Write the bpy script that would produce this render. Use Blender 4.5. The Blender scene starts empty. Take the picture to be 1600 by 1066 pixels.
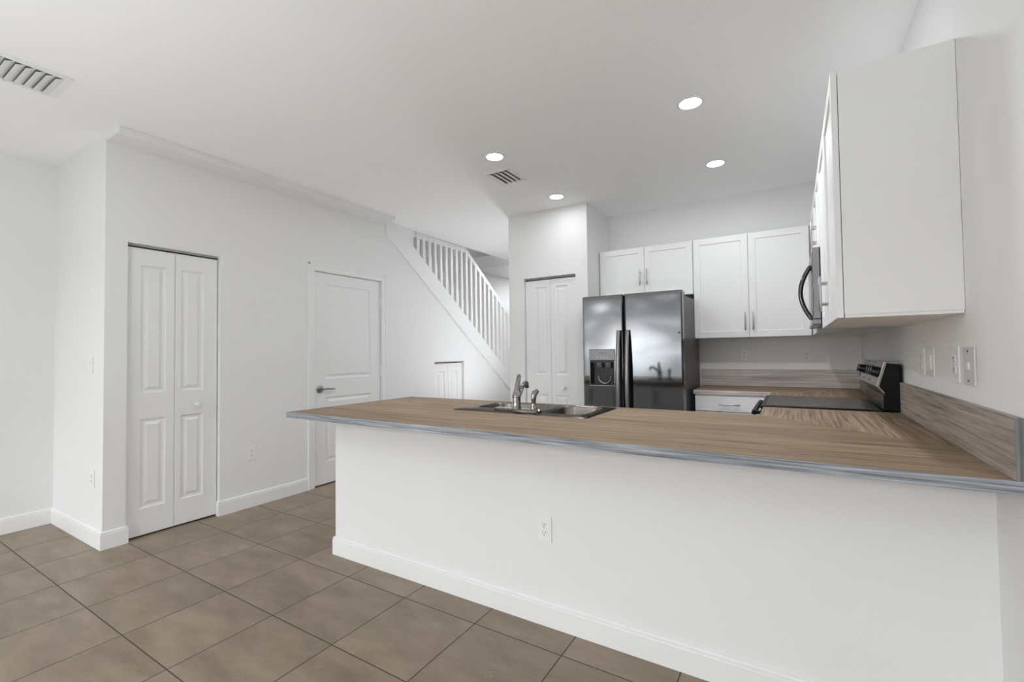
import bpy, bmesh, math, random
from mathutils import Vector, Matrix
random.seed(7)
S = bpy.context.scene
COL = S.collection

# ------------------------------------------------------------------ camera, sky, exposure
cam_data = bpy.data.cameras.new('camera')
cam = bpy.data.objects.new('camera', cam_data)
COL.objects.link(cam)
cam_data.sensor_width = 36.0
cam_data.lens = 715.03 / 1600 * 36
cam_data.clip_start = 0.02
CR = Vector((0.85185655, 0.52361891, -0.0127929))
CU = Vector((0.02463122, -0.01565034, 0.99957409))
CF = Vector((-0.52319569, 0.85180884, 0.02622922))
m = Matrix((CR, CU, -CF)).transposed().to_4x4()
m.translation = (0, 0, 1.2797)
cam.matrix_world = m
S.camera = cam
S.view_settings.view_transform = 'Standard'
S.view_settings.look = 'None'
S.view_settings.gamma = 1
S.view_settings.use_curve_mapping = False
S.view_settings.exposure = 0.46
S.cycles.use_denoising = True
S.cycles.max_bounces = 16
S.cycles.diffuse_bounces = 10
S.cycles.glossy_bounces = 6
S.cycles.transparent_max_bounces = 12
S.cycles.sample_clamp_indirect = 8

SKY = 9.0          # brightness of the overcast sky outside the windows
FILL_UP = 36        # watts of the unseen fill light added behind the camera
LAMP = 6.7          # watts of each recessed lamp

W = bpy.data.worlds.new('sky')
S.world = W
W.use_nodes = True
nt = W.node_tree
nt.nodes.clear()
def wn(t, **k):
    n = nt.nodes.new(t)
    for a, b in k.items():
        setattr(n, a, b)
    return n
tc = wn('ShaderNodeTexCoord')
mp = wn('ShaderNodeMapping')
mp.inputs['Scale'].default_value = (1.0, 1.0, 2.6)
mp.inputs['Location'].default_value = (0.35, 0.2, 0.1)
n1 = wn('ShaderNodeTexNoise')
n1.inputs['Scale'].default_value = 6.0
n1.inputs['Detail'].default_value = 6
n1.inputs['Roughness'].default_value = 0.55
n1.inputs['Distortion'].default_value = 0.5
rp = wn('ShaderNodeValToRGB')
e = rp.color_ramp.elements
e[0].position = 0.38; e[0].color = (0.26, 0.265, 0.275, 1)
e[1].position = 0.60; e[1].color = (0.96, 0.98, 1, 1)
k = e.new(0.49); k.color = (0.62, 0.63, 0.65, 1)
# heavier grey cloud overhead, bright towards the horizon
sx = wn('ShaderNodeSeparateXYZ')
ma = wn('ShaderNodeMath', operation='MULTIPLY_ADD')
ma.inputs[1].default_value = 0.22
ma.inputs[2].default_value = -0.11
ad = wn('ShaderNodeMath', operation='ADD')
r2 = wn('ShaderNodeValToRGB')
e = r2.color_ramp.elements
e[0].position = 0.045; e[0].color = (0.55, 0.55, 0.55, 1)
e[1].position = 0.075; e[1].color = (0.15, 0.152, 0.155, 1)
for p_, c_ in ((0.105, 0.16), (0.16, 1.0), (0.8, 0.8)):
    k = e.new(p_); k.color = (c_, c_, c_, 1)
mu = wn('ShaderNodeMix', data_type='RGBA', blend_type='MULTIPLY')
mu.inputs['Factor'].default_value = 1.0
bg = wn('ShaderNodeBackground')
bg.inputs['Strength'].default_value = SKY
ow = wn('ShaderNodeOutputWorld')
nt.links.new(tc.outputs['Generated'], mp.inputs['Vector'])
nt.links.new(tc.outputs['Generated'], sx.inputs[0])
nt.links.new(mp.outputs['Vector'], n1.inputs['Vector'])
nt.links.new(n1.outputs['Fac'], rp.inputs['Fac'])
nt.links.new(n1.outputs['Fac'], ma.inputs[0])
nt.links.new(ma.outputs[0], ad.inputs[0])
nt.links.new(sx.outputs['Z'], ad.inputs[1])
nt.links.new(ad.outputs[0], r2.inputs['Fac'])
nt.links.new(rp.outputs['Color'], mu.inputs['A'])
nt.links.new(r2.outputs['Color'], mu.inputs['B'])
nt.links.new(mu.outputs['Result'], bg.inputs['Color'])
nt.links.new(bg.outputs['Background'], ow.inputs['Surface'])

# ------------------------------------------------------------------ measured layout (metres)
ZC = 2.819; XL = -3.964; XF = -4.966; YC = 1.19; XR = 0.508; YB = 5.015
YK = 4.385; XK1 = -2.722; XK2 = -1.776; YP = 1.94; XP1 = -2.546
YREAR = -3.3; CT = 0.928; CB = 0.892
RY1, RY2 = 3.226, 3.984
def zknee(y): return 2.505 - 0.754 * (y - 4.278)

# ------------------------------------------------------------------ materials
def mat(name, color=(0.8, 0.8, 0.8), rough=0.5, metal=0.0, bump=None, spec=0.5, coat=0.0):
    M = bpy.data.materials.new(name)
    M.use_nodes = True
    b = M.node_tree.nodes['Principled BSDF']
    b.inputs['Base Color'].default_value = (*color, 1)
    b.inputs['Roughness'].default_value = rough
    b.inputs['Metallic'].default_value = metal
    b.inputs['Specular IOR Level'].default_value = spec
    b.inputs['Coat Weight'].default_value = coat
    if bump:
        t = M.node_tree
        g = t.nodes.new('ShaderNodeNewGeometry')
        n = t.nodes.new('ShaderNodeTexNoise')
        n.inputs['Scale'].default_value = bump[0]
        n.inputs['Detail'].default_value = 3
        u = t.nodes.new('ShaderNodeBump')
        u.inputs['Strength'].default_value = bump[1]
        u.inputs['Distance'].default_value = bump[2]
        t.links.new(g.outputs['Position'], n.inputs['Vector'])
        t.links.new(n.outputs['Fac'], u.inputs['Height'])
        t.links.new(u.outputs['Normal'], b.inputs['Normal'])
    return M

def emit(name, color, strength):
    M = bpy.data.materials.new(name)
    M.use_nodes = True
    t = M.node_tree
    t.nodes.clear()
    e = t.nodes.new('ShaderNodeEmission')
    e.inputs['Color'].default_value = (*color, 1)
    e.inputs['Strength'].default_value = strength
    o = t.nodes.new('ShaderNodeOutputMaterial')
    t.links.new(e.outputs['Emission'], o.inputs['Surface'])
    return M

def wood(name, axis, c0, c1, c2, rough=0.38, scale=1.0):
    """printed wood laminate, grain along axis"""
    M = bpy.data.materials.new(name)
    M.use_nodes = True
    t = M.node_tree
    b = t.nodes['Principled BSDF']
    g = t.nodes.new('ShaderNodeNewGeometry')
    mp = t.nodes.new('ShaderNodeMapping')
    sc = [85 * scale, 85 * scale, 85 * scale]
    sc['xyz'.index(axis)] = 2.2 * scale
    mp.inputs['Scale'].default_value = sc
    n = t.nodes.new('ShaderNodeTexNoise')
    n.inputs['Scale'].default_value = 1.0
    n.inputs['Detail'].default_value = 8
    n.inputs['Roughness'].default_value = 0.62
    n.inputs['Distortion'].default_value = 0.15
    r = t.nodes.new('ShaderNodeValToRGB')
    e = r.color_ramp.elements
    e[0].position = 0.33; e[0].color = (*c0, 1)
    e[1].position = 0.69; e[1].color = (*c2, 1)
    k = e.new(0.5); k.color = (*c1, 1)
    mp2 = t.nodes.new('ShaderNodeMapping')
    sc2 = [7 * scale] * 3
    sc2['xyz'.index(axis)] = 0.9 * scale
    mp2.inputs['Scale'].default_value = sc2
    n2 = t.nodes.new('ShaderNodeTexNoise')
    n2.inputs['Scale'].default_value = 1.0
    n2.inputs['Detail'].default_value = 3
    hs = t.nodes.new('ShaderNodeHueSaturation')
    mr = t.nodes.new('ShaderNodeMapRange')
    mr.inputs['From Min'].default_value = 0.3
    mr.inputs['From Max'].default_value = 0.7
    mr.inputs['To Min'].default_value = 0.82
    mr.inputs['To Max'].default_value = 1.14
    t.links.new(g.outputs['Position'], mp.inputs['Vector'])
    t.links.new(g.outputs['Position'], mp2.inputs['Vector'])
    t.links.new(mp.outputs['Vector'], n.inputs['Vector'])
    t.links.new(mp2.outputs['Vector'], n2.inputs['Vector'])
    t.links.new(n.outputs['Fac'], r.inputs['Fac'])
    t.links.new(n2.outputs['Fac'], mr.inputs['Value'])
    t.links.new(mr.outputs['Result'], hs.inputs['Value'])
    t.links.new(r.outputs['Color'], hs.inputs['Color'])
    t.links.new(hs.outputs['Color'], b.inputs['Base Color'])
    b.inputs['Roughness'].default_value = rough
    b.inputs['Specular IOR Level'].default_value = 0.09
    return M

def brushed(name, color, rough, axis, amount=0.02):
    """metal with fine brush marks along axis"""
    M = mat(name, color, rough, 1.0)
    t = M.node_tree
    b = t.nodes['Principled BSDF']
    g = t.nodes.new('ShaderNodeNewGeometry')
    mp = t.nodes.new('ShaderNodeMapping')
    sc = [420, 420, 420]
    sc['xyz'.index(axis)] = 5
    mp.inputs['Scale'].default_value = sc
    n = t.nodes.new('ShaderNodeTexNoise')
    n.inputs['Scale'].default_value = 1
    n.inputs['Detail'].default_value = 2
    mr = t.nodes.new('ShaderNodeMapRange')
    mr.inputs['To Min'].default_value = rough - amount
    mr.inputs['To Max'].default_value = rough + amount
    t.links.new(g.outputs['Position'], mp.inputs['Vector'])
    t.links.new(mp.outputs['Vector'], n.inputs['Vector'])
    t.links.new(n.outputs['Fac'], mr.inputs['Value'])
    t.links.new(mr.outputs['Result'], b.inputs['Roughness'])
    return M

def tile_floor():
    M = bpy.data.materials.new('floor_tile')
    M.use_nodes = True
    t = M.node_tree
    b = t.nodes['Principled BSDF']
    L = t.links.new
    g = t.nodes.new('ShaderNodeNewGeometry')
    s = t.nodes.new('ShaderNodeSeparateXYZ')
    L(g.outputs['Position'], s.inputs[0])
    def mth(op, a, b_=None, c=None):
        n = t.nodes.new('ShaderNodeMath'); n.operation = op
        for i, v in enumerate((a, b_, c)):
            if v is None: continue
            if isinstance(v, (int, float)): n.inputs[i].default_value = v
            else: L(v, n.inputs[i])
        return n.outputs[0]
    TX, TY, PW, PL = -4.0298, 0.8782, 0.4521, 0.4484
    u = mth('DIVIDE', mth('SUBTRACT', s.outputs[0], TX), PW)
    v = mth('DIVIDE', mth('SUBTRACT', s.outputs[1], TY), PL)
    def edge(q, p):
        f = mth('FRACT', mth('ADD', q, 100.0))
        d = mth('MINIMUM', f, mth('SUBTRACT', 1.0, f))
        return mth('MULTIPLY', d, p)
    d = mth('MINIMUM', edge(u, PW), edge(v, PL))
    mr = t.nodes.new('ShaderNodeMapRange'); mr.interpolation_type = 'SMOOTHSTEP'
    mr.inputs['From Min'].default_value = 0.0018; mr.inputs['From Max'].default_value = 0.0032
    L(d, mr.inputs['Value'])
    # per-tile tone
    cid = t.nodes.new('ShaderNodeCombineXYZ')
    L(mth('FLOOR', u), cid.inputs[0]); L(mth('FLOOR', v), cid.inputs[1])
    wn_ = t.nodes.new('ShaderNodeTexWhiteNoise'); wn_.noise_dimensions = '3D'
    L(cid.outputs[0], wn_.inputs['Vector'])
    # cloudy stone, shifted per tile
    ad = t.nodes.new('ShaderNodeVectorMath'); ad.operation = 'MULTIPLY_ADD'
    L(wn_.outputs['Color'], ad.inputs[0]); ad.inputs[1].default_value = (9, 9, 9); L(g.outputs['Position'], ad.inputs[2])
    mp = t.nodes.new('ShaderNodeMapping'); mp.inputs['Rotation'].default_value = (0, 0, 0.9); mp.inputs['Scale'].default_value = (2.0, 5.0, 1)
    L(ad.outputs[0], mp.inputs['Vector'])
    n1 = t.nodes.new('ShaderNodeTexNoise'); n1.inputs['Scale'].default_value = 1.6; n1.inputs['Detail'].default_value = 7; n1.inputs['Roughness'].default_value = 0.62
    L(mp.outputs[0], n1.inputs['Vector'])
    n2 = t.nodes.new('ShaderNodeTexNoise'); n2.inputs['Scale'].default_value = 60; n2.inputs['Detail'].default_value = 3
    L(g.outputs['Position'], n2.inputs['Vector'])
    cr = t.nodes.new('ShaderNodeValToRGB')
    e = cr.color_ramp.elements
    e[0].position = 0.30; e[0].color = (0.190, 0.142, 0.101, 1)
    e[1].position = 0.72; e[1].color = (0.335, 0.265, 0.200, 1)
    mixv = mth('ADD', mth('MULTIPLY', n1.outputs['Fac'], 0.86), mth('MULTIPLY', n2.outputs['Fac'], 0.14))
    L(mixv, cr.inputs['Fac'])
    # pale thin veins
    n3 = t.nodes.new('ShaderNodeTexNoise'); n3.inputs['Scale'].default_value = 3.2; n3.inputs['Detail'].default_value = 4; n3.inputs['Distortion'].default_value = 1.2
    L(ad.outputs[0], n3.inputs['Vector'])
    vd = mth('ABSOLUTE', mth('SUBTRACT', n3.outputs['Fac'], 0.5))
    vr = t.nodes.new('ShaderNodeMapRange'); vr.inputs['From Min'].default_value = 0.0; vr.inputs['From Max'].default_value = 0.006
    vr.inputs['To Min'].default_value = 1; vr.inputs['To Max'].default_value = 0
    L(vd, vr.inputs['Value'])
    n4 = t.nodes.new('ShaderNodeTexNoise'); n4.inputs['Scale'].default_value = 2.6
    L(ad.outputs[0], n4.inputs['Vector'])
    vm = mth('MULTIPLY', vr.outputs['Result'], mth('GREATER_THAN', n4.outputs['Fac'], 0.62))
    mv = t.nodes.new('ShaderNodeMix'); mv.data_type = 'RGBA'
    L(mth('MULTIPLY', vm, 0.35), mv.inputs['Factor']); L(cr.outputs['Color'], mv.inputs['A']); mv.inputs['B'].default_value = (0.42, 0.37, 0.31, 1)
    hs = t.nodes.new('ShaderNodeHueSaturation')
    L(mth('ADD', mth('MULTIPLY', wn_.outputs['Value'], 0.12), 0.94), hs.inputs['Value'])
    L(mv.outputs['Result'], hs.inputs['Color'])
    mg = t.nodes.new('ShaderNodeMix'); mg.data_type = 'RGBA'
    mg.inputs['A'].default_value = (0.070, 0.052, 0.038, 1)
    L(mr.outputs['Result'], mg.inputs['Factor']); L(hs.outputs['Color'], mg.inputs['B'])
    L(mg.outputs['Result'], b.inputs['Base Color'])
    rr = t.nodes.new('ShaderNodeMapRange'); rr.inputs['To Min'].default_value = 0.85; rr.inputs['To Max'].default_value = 0.42
    L(mr.outputs['Result'], rr.inputs['Value']); L(rr.outputs['Result'], b.inputs['Roughness'])
    bp = t.nodes.new('ShaderNodeBump'); bp.inputs['Strength'].default_value = 0.6; bp.inputs['Distance'].default_value = 0.002
    L(mth('ADD', mr.outputs['Result'], mth('MULTIPLY', n2.outputs['Fac'], 0.08)), bp.inputs['Height']); L(bp.outputs['Normal'], b.inputs['Normal'])
    return M

def glass_mat():
    M = bpy.data.materials.new('window_glass')
    M.use_nodes = True
    t = M.node_tree; t.nodes.clear()
    tr = t.nodes.new('ShaderNodeBsdfTransparent'); tr.inputs['Color'].default_value = (0.95, 0.96, 0.96, 1)
    gl = t.nodes.new('ShaderNodeBsdfGlossy'); gl.inputs['Roughness'].default_value = 0.0
    mx = t.nodes.new('ShaderNodeMixShader'); mx.inputs['Fac'].default_value = 0.05
    o = t.nodes.new('ShaderNodeOutputMaterial')
    t.links.new(tr.outputs[0], mx.inputs[1]); t.links.new(gl.outputs[0], mx.inputs[2]); t.links.new(mx.outputs[0], o.inputs['Surface'])
    return M

WALLC = (0.83, 0.83, 0.83)
M_wall = mat('wall_paint', WALLC, 0.75, bump=(110, 0.06, 0.002), spec=0.25)
M_ceil = mat('ceiling_paint', (0.94, 0.94, 0.94), 0.85, bump=(60, 0.08, 0.003), spec=0.15)
M_trim = mat('white_trim_paint', (0.855, 0.855, 0.855), 0.42)
M_door = mat('white_door_paint', (0.845, 0.845, 0.845), 0.42)
M_cab = mat('white_cabinet_lacquer', (0.88, 0.88, 0.88), 0.38)
M_cabin = mat('cabinet_underside_board', (0.86, 0.86, 0.86), 0.6)
M_plate = mat('white_plastic', (0.86, 0.86, 0.86), 0.32)
M_greyplate = mat('light_grey_plastic', (0.68, 0.68, 0.68), 0.4)
M_slot = mat('dark_slot', (0.03, 0.03, 0.03), 0.6)
M_screw = mat('dark_screw_head', (0.10, 0.10, 0.10), 0.35, 0.8)
M_nickel = mat('brushed_nickel', (0.52, 0.51, 0.50), 0.30, 1.0)
M_iron = mat('satin_dark_nickel', (0.36, 0.36, 0.36), 0.34, 1.0)
M_track = mat('grey_metal_track', (0.42, 0.42, 0.42), 0.5, 0.2)
M_duct = mat('grey_duct', (0.20, 0.20, 0.20), 0.8)
M_dark = mat('dark_void', (0.02, 0.02, 0.02), 0.8)
M_black = mat('black_enamel', (0.008, 0.008, 0.008), 0.32, spec=0.25)
M_blackplas = mat('black_plastic', (0.010, 0.010, 0.011), 0.35)
M_glass_top = mat('black_ceramic_glass', (0.012, 0.014, 0.016), 0.16, spec=0.28)
M_chrome = mat('polished_chrome', (0.33, 0.315, 0.30), 0.07, 1.0)
M_sink = brushed('sink_steel', (0.27, 0.25, 0.23), 0.18, 'x', 0.03)
M_sink.node_tree.nodes['Principled BSDF'].inputs['Specular Tint'].default_value = (0.38, 0.36, 0.33, 1)
M_steel = mat('dark_stainless_steel', (0.20, 0.202, 0.206), 0.06, 1.0)
M_steelh = mat('dark_steel_handle', (0.30, 0.30, 0.305), 0.32, 1.0)
M_steeld = mat('dark_steel_trim', (0.30, 0.30, 0.31), 0.25, 1.0)
M_panel = mat('dispenser_panel_silver', (0.24, 0.24, 0.245), 0.38, 1.0)
M_blackchrome = mat('black_chrome', (0.10, 0.10, 0.10), 0.12, 1.0)
M_steel2 = brushed('stainless_steel', (0.46, 0.46, 0.46), 0.25, 'y', 0.04)
M_fridgeside = mat('charcoal_painted_steel', (0.075, 0.075, 0.077), 0.42, 0.0)
M_wx = wood('wood_laminate_lengthwise', 'x', (0.160, 0.110, 0.073), (0.305, 0.222, 0.153), (0.430, 0.325, 0.238), 0.6)
M_wy = wood('wood_laminate_crosswise', 'y', (0.170, 0.119, 0.081), (0.330, 0.244, 0.173), (0.460, 0.353, 0.264), 0.6)
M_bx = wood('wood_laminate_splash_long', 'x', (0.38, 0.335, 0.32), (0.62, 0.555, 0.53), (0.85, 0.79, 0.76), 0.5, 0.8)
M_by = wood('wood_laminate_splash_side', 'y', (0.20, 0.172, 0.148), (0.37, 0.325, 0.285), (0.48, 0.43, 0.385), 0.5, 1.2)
M_edge = wood('wood_edge_daylight_tint', 'x', (0.14, 0.15, 0.165), (0.31, 0.33, 0.362), (0.52, 0.545, 0.59), 0.5, 1.5)  # same laminate, with cool grey daylight put into its colour
M_edgez_daylit = wood('wood_edge_daylight_tint_upright', 'z', (0.15, 0.155, 0.16), (0.24, 0.245, 0.25), (0.34, 0.345, 0.35), 0.5)  # splashback end, its grey daylight likewise mixed into the colour
M_edgey_daylit = wood('wood_edge_daylight_tint_side', 'y', (0.14, 0.15, 0.165), (0.31, 0.33, 0.362), (0.52, 0.545, 0.59), 0.5, 1.5)  # left end of the worktop, carries the same daylight grey in its colour
M_lamp = emit('lamp_diffuser', (1, 0.985, 0.96), 14)
M_floor = tile_floor()
M_glass = glass_mat()
M_ground = mat('lawn_grass', (0.07, 0.085, 0.05), 0.9, bump=(3, 0.4, 0.05))
M_stair = mat('beige_carpet', (0.42, 0.38, 0.33), 0.95)

# ------------------------------------------------------------------ mesh helpers
class MB:
    """collects shapes in world coordinates, links them as ONE mesh object"""
    def __init__(self): self.bm = bmesh.new()
    def box(self, x0, x1, y0, y1, z0, z1, bev=0.0, seg=2):
        if x0 > x1: x0, x1 = x1, x0
        if y0 > y1: y0, y1 = y1, y0
        if z0 > z1: z0, z1 = z1, z0
        b = bmesh.new()
        v = [b.verts.new((x, y, z)) for z in (z0, z1) for y in (y0, y1) for x in (x0, x1)]
        for f in ((0, 2, 3, 1), (4, 5, 7, 6), (0, 1, 5, 4), (2, 6, 7, 3), (0, 4, 6, 2), (1, 3, 7, 5)):
            b.faces.new([v[i] for i in f])
        if bev > 0:
            bmesh.ops.bevel(b, geom=list(b.edges), offset=bev, segments=seg, profile=0.5, affect='EDGES')
        self.join(b)
        return self
    def join(self, b):
        me = bpy.data.meshes.new('tmp')
        b.to_mesh(me); b.free()
        self.bm.from_mesh(me)
        bpy.data.meshes.remove(me)
    def prism(self, poly, axis, a0, a1, bev=0.0):
        """poly: 2-D points in the two other axes (order xyz minus axis); extruded along axis"""
        b = bmesh.new()
        def P(p, a):
            q = list(p); q.insert('xyz'.index(axis), a); return q
        v0 = [b.verts.new(P(p, a0)) for p in poly]
        v1 = [b.verts.new(P(p, a1)) for p in poly]
        n = len(poly)
        b.faces.new(v0); b.faces.new(v1[::-1])
        for i in range(n):
            b.faces.new((v0[i], v0[(i + 1) % n], v1[(i + 1) % n], v1[i]))
        bmesh.ops.recalc_face_normals(b, faces=b.faces)
        if bev > 0:
            bmesh.ops.bevel(b, geom=list(b.edges), offset=bev, segments=2, profile=0.5, affect='EDGES')
        self.join(b)
        return self
    def tube(self, pts, r, seg=14, flat=None, up=(0, 0, 1)):
        """round (or elliptical: flat=(ru, rv)) bar along pts; r scalar or list"""
        pts = [Vector(p) for p in pts]
        n = len(pts)
        rs = r if isinstance(r, (list, tuple)) else [r] * n
        b = bmesh.new()
        rings = []
        prev = None
        for i, p in enumerate(pts):
            t = (pts[min(i + 1, n - 1)] - pts[max(i - 1, 0)]).normalized()
            if prev is None:
                u = Vector(up)
                if abs(u.dot(t)) > 0.95: u = Vector((1, 0, 0)) if abs(t.x) < 0.9 else Vector((0, 1, 0))
            else:
                u = prev
            u = (u - t * u.dot(t)).normalized(); prev = u
            w = t.cross(u)
            ru, rw = (rs[i], rs[i]) if flat is None else (flat[0] * rs[i], flat[1] * rs[i])
            rings.append([b.verts.new(p + u * (ru * math.cos(a)) + w * (rw * math.sin(a))) for a in [2 * math.pi * k / seg for k in range(seg)]])
        for A, B in zip(rings, rings[1:]):
            for k in range(seg):
                b.faces.new((A[k], A[(k + 1) % seg], B[(k + 1) % seg], B[k]))
        b.faces.new(rings[0][::-1]); b.faces.new(rings[-1])
        bmesh.ops.recalc_face_normals(b, faces=b.faces)
        self.join(b)
        return self
    def lathe(self, prof, origin, axis=(0, 0, 1), seg=28):
        """prof: (radius, height) along axis from origin"""
        ax = Vector(axis).normalized()
        u = ax.orthogonal().normalized(); w = ax.cross(u)
        o = Vector(origin)
        b = bmesh.new()
        rings = []
        for r, h in prof:
            if r < 1e-6:
                rings.append([b.verts.new(o + ax * h)])
            else:
                rings.append([b.verts.new(o + ax * h + u * (r * math.cos(a)) + w * (r * math.sin(a))) for a in [2 * math.pi * k / seg for k in range(seg)]])
        for A, B in zip(rings, rings[1:]):
            for k in range(seg):
                k2 = (k + 1) % seg
                if len(A) == 1 and len(B) > 1: b.faces.new((A[0], B[k2], B[k]))
                elif len(B) == 1 and len(A) > 1: b.faces.new((A[k], A[k2], B[0]))
                elif len(A) > 1: b.faces.new((A[k], A[k2], B[k2], B[k]))
        if len(rings[0]) > 1: b.faces.new(rings[0])
        if len(rings[-1]) > 1: b.faces.new(rings[-1])
        bmesh.ops.recalc_face_normals(b, faces=b.faces)
        self.join(b)
        return self
    def slab(self, O, U, N, w, h, t, panels, prof, bev=0.002):
        """door leaf: width w along U, height h up, thickness t behind the face; panels (u0,u1,v0,v1) share
        one column; prof = list of (inset, depth) steps for each panel"""
        O = Vector(O); U = Vector(U).normalized(); N = Vector(N).normalized(); Z = Vector((0, 0, 1))
        b = bmesh.new()
        def V(u, v, d): return b.verts.new(O + U * u + Z * v + N * d)
        def Q(a): b.faces.new(a)
        def rect(u0, u1, v0, v1, d): return [V(u0, v0, d), V(u1, v0, d), V(u1, v1, d), V(u0, v1, d)]
        e = bev
        # sides with a small chamfer round the face
        outer = rect(0, w, 0, h, -e); face = rect(e, w - e, e, h - e, 0); back = rect(0, w, 0, h, -t)
        for k in range(4):
            k2 = (k + 1) % 4
            Q((back[k], back[k2], outer[k2], outer[k])); Q((outer[k], outer[k2], face[k2], face[k]))
        Q(back[::-1])
        # face grid
        panels = sorted(panels, key=lambda p: p[2])
        if panels:
            u0, u1 = panels[0][0], panels[0][1]
            Q(rect(e, u0, e, h - e, 0)); Q(rect(u1, w - e, e, h - e, 0))
            v = e
            for p in panels:
                Q(rect(u0, u1, v, p[2], 0)); v = p[3]
            Q(rect(u0, u1, v, h - e, 0))
            for p in panels:
                prev = None
                for ins, dep in [(0, 0)] + list(prof):
                    R = rect(p[0] + ins, p[1] - ins, p[2] + ins, p[3] - ins, dep)
                    if prev:
                        for k in range(4):
                            k2 = (k + 1) % 4
                            Q((prev[k], prev[k2], R[k2], R[k]))
                    prev = R
                Q(prev)
        else:
            Q(rect(e, w - e, e, h - e, 0))
        bmesh.ops.remove_doubles(b, verts=b.verts, dist=1e-5)
        bmesh.ops.recalc_face_normals(b, faces=b.faces)
        self.join(b)
        return self
    def build(self, name, material, parent=None, smooth=None):
        me = bpy.data.meshes.new(name)
        off = world_loc(parent)
        if off.length:
            bmesh.ops.translate(self.bm, verts=self.bm.verts, vec=-off)
        self.bm.to_mesh(me); self.bm.free()
        me.materials.append(material)
        if smooth is not None:
            me.shade_smooth()
            me.set_sharp_from_angle(angle=math.radians(smooth))
        o = bpy.data.objects.new(name, me)
        COL.objects.link(o)
        o.parent = parent
        return o

def world_loc(o):
    v = Vector((0, 0, 0))
    while o is not None:
        v += o.location; o = o.parent
    return v
def recenter(o):
    """put the origin of a top-level mesh at the middle of its base"""
    xs = [v.co.copy() for v in o.data.vertices]
    c = Vector(((min(p.x for p in xs) + max(p.x for p in xs)) / 2, (min(p.y for p in xs) + max(p.y for p in xs)) / 2, min(p.z for p in xs)))
    o.data.transform(Matrix.Translation(-c)); o.location = c
    return o
def tag(o, label, cat, group=None, kind=None):
    o['label'] = label; o['category'] = cat
    if group: o['group'] = group
    if kind: o['kind'] = kind
    return o
def thing(name, loc, label, cat, group=None, kind=None):
    o = bpy.data.objects.new(name, None)
    o.empty_display_size = 0.05
    COL.objects.link(o); o.location = loc
    return tag(o, label, cat, group, kind)
def struct(name, mb, material, label, cat, smooth=None):
    o = mb.build(name, material, None, smooth)
    return tag(o, label, cat, kind='structure')
def copy_tree(o, parent=None):
    c = o.copy(); COL.objects.link(c); c.parent = parent
    for ch in list(o.children): copy_tree(ch, c)
    return c
DOORP = [(0.004, -0.007), (0.016, -0.010), (0.026, -0.009), (0.044, -0.0015)]     # moulded raised panel
SHAKER = [(0.002, -0.009)]                                                    # flat recessed panel

# ------------------------------------------------------------------ the room
f = MB(); f.box(XF - 0.12, XR + 0.12, YREAR - 0.1, 9.0, -0.12, 0)
struct('floor', f, M_floor, 'brown-grey square floor tiles with dark grout', 'floor')
c = MB()
YO1, YO2, XO = 3.80, 6.78, -4.006          # stair opening in the ceiling
c.box(XO, XR + 0.12, YREAR - 0.1, 9.0, ZC, ZC + 0.22)
c.box(XF - 0.12, XO, YREAR - 0.1, YO1, ZC, ZC + 0.22)
c.box(XF - 0.12, XO, YO2, 9.0, ZC, ZC + 0.22)
struct('ceiling', c, M_ceil, 'flat white ceiling with recessed lights', 'ceiling')

w = MB()
TW = 0.12; xa = XL - TW
D1a, D1b, D1z = 1.315, 1.925, 2.096
D2a, D2b, D2z = 2.772, 3.638, 2.118
A1, A2, AZ = 4.527, 5.153, 1.178
w.box(xa, XL, YC, D1a, 0, ZC); w.box(xa, XL, D1a, D1b, D1z, ZC); w.box(xa, XL, D1b, D2a, 0, ZC)
w.box(xa, XL, D2a, D2b, D2z, ZC); w.box(xa, XL, D2b, 4.138, 0, ZC)
w.prism([(4.138, 0), (A1, 0), (A1, zknee(A1)), (4.138, zknee(4.138))], 'x', xa, XL)
w.prism([(A1, AZ), (A2, AZ), (A2, zknee(A2)), (A1, zknee(A1))], 'x', xa, XL)
w.prism([(A2, 0), (7.0, 0), (7.0, zknee(7.0)), (A2, zknee(A2))], 'x', xa, XL)
struct('wall_left', w, M_wall, 'white wall with the closet and panel doors, sloping down under the stairs', 'wall')
w = MB(); w.box(XF, xa, YC, YC + TW, 0, ZC)
struct('wall_stub', w, M_wall, 'short white wall left of the folding closet door', 'wall')
SIDE = [] and [('x+', XR, XR + 0.12, -2.95, -1.25, 0.45, 2.45)]
def pierced(w, x0, x1, ya, yb, zt, y0, y1, z0, z1):
    w.box(x0, x1, ya, y0, 0, zt); w.box(x0, x1, y1, yb, 0, zt); w.box(x0, x1, y0, y1, 0, z0); w.box(x0, x1, y0, y1, z1, zt)
w = MB(); w.box(XF - 0.12, XF, YREAR - 0.1, 9.0, 0, 5.4)
struct('wall_outer', w, M_wall, 'white wall at the far left edge', 'wall')
w = MB()
w.box(XK1, -2.533, YK, YK + 0.1, 0, ZC); w.box(-2.533, -1.91, YK, YK + 0.1, 2.098, ZC); w.box(-1.91, XK2, YK, YK + 0.1, 0, ZC)
w.box(XK1, XK1 + 0.1, YK + 0.1, YB + 0.12, 0, ZC); w.box(XK2 - 0.1, XK2, YK + 0.1, YB, 0, ZC)
struct('wall_pantry', w, M_wall, 'white pantry block with narrow folding door beside the refrigerator', 'wall')
w = MB(); w.box(XK1 + 0.1, XR, YB, YB + 0.12, 0, ZC)
struct('wall_back', w, M_wall, 'white kitchen wall behind the upper cabinets', 'wall')
w = MB(); w.box(XR, XR + 0.12, YREAR - 0.1, 9.0, 0, ZC)
struct('wall_right', w, M_wall, 'white wall on the right beside the range', 'wall')
w = MB(); w.box(XP1, XR, YP, YP + 0.115, 0, CB - 0.001)
struct('wall_peninsula', w, M_wall, 'white half wall under the wooden breakfast counter', 'half wall')
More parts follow.
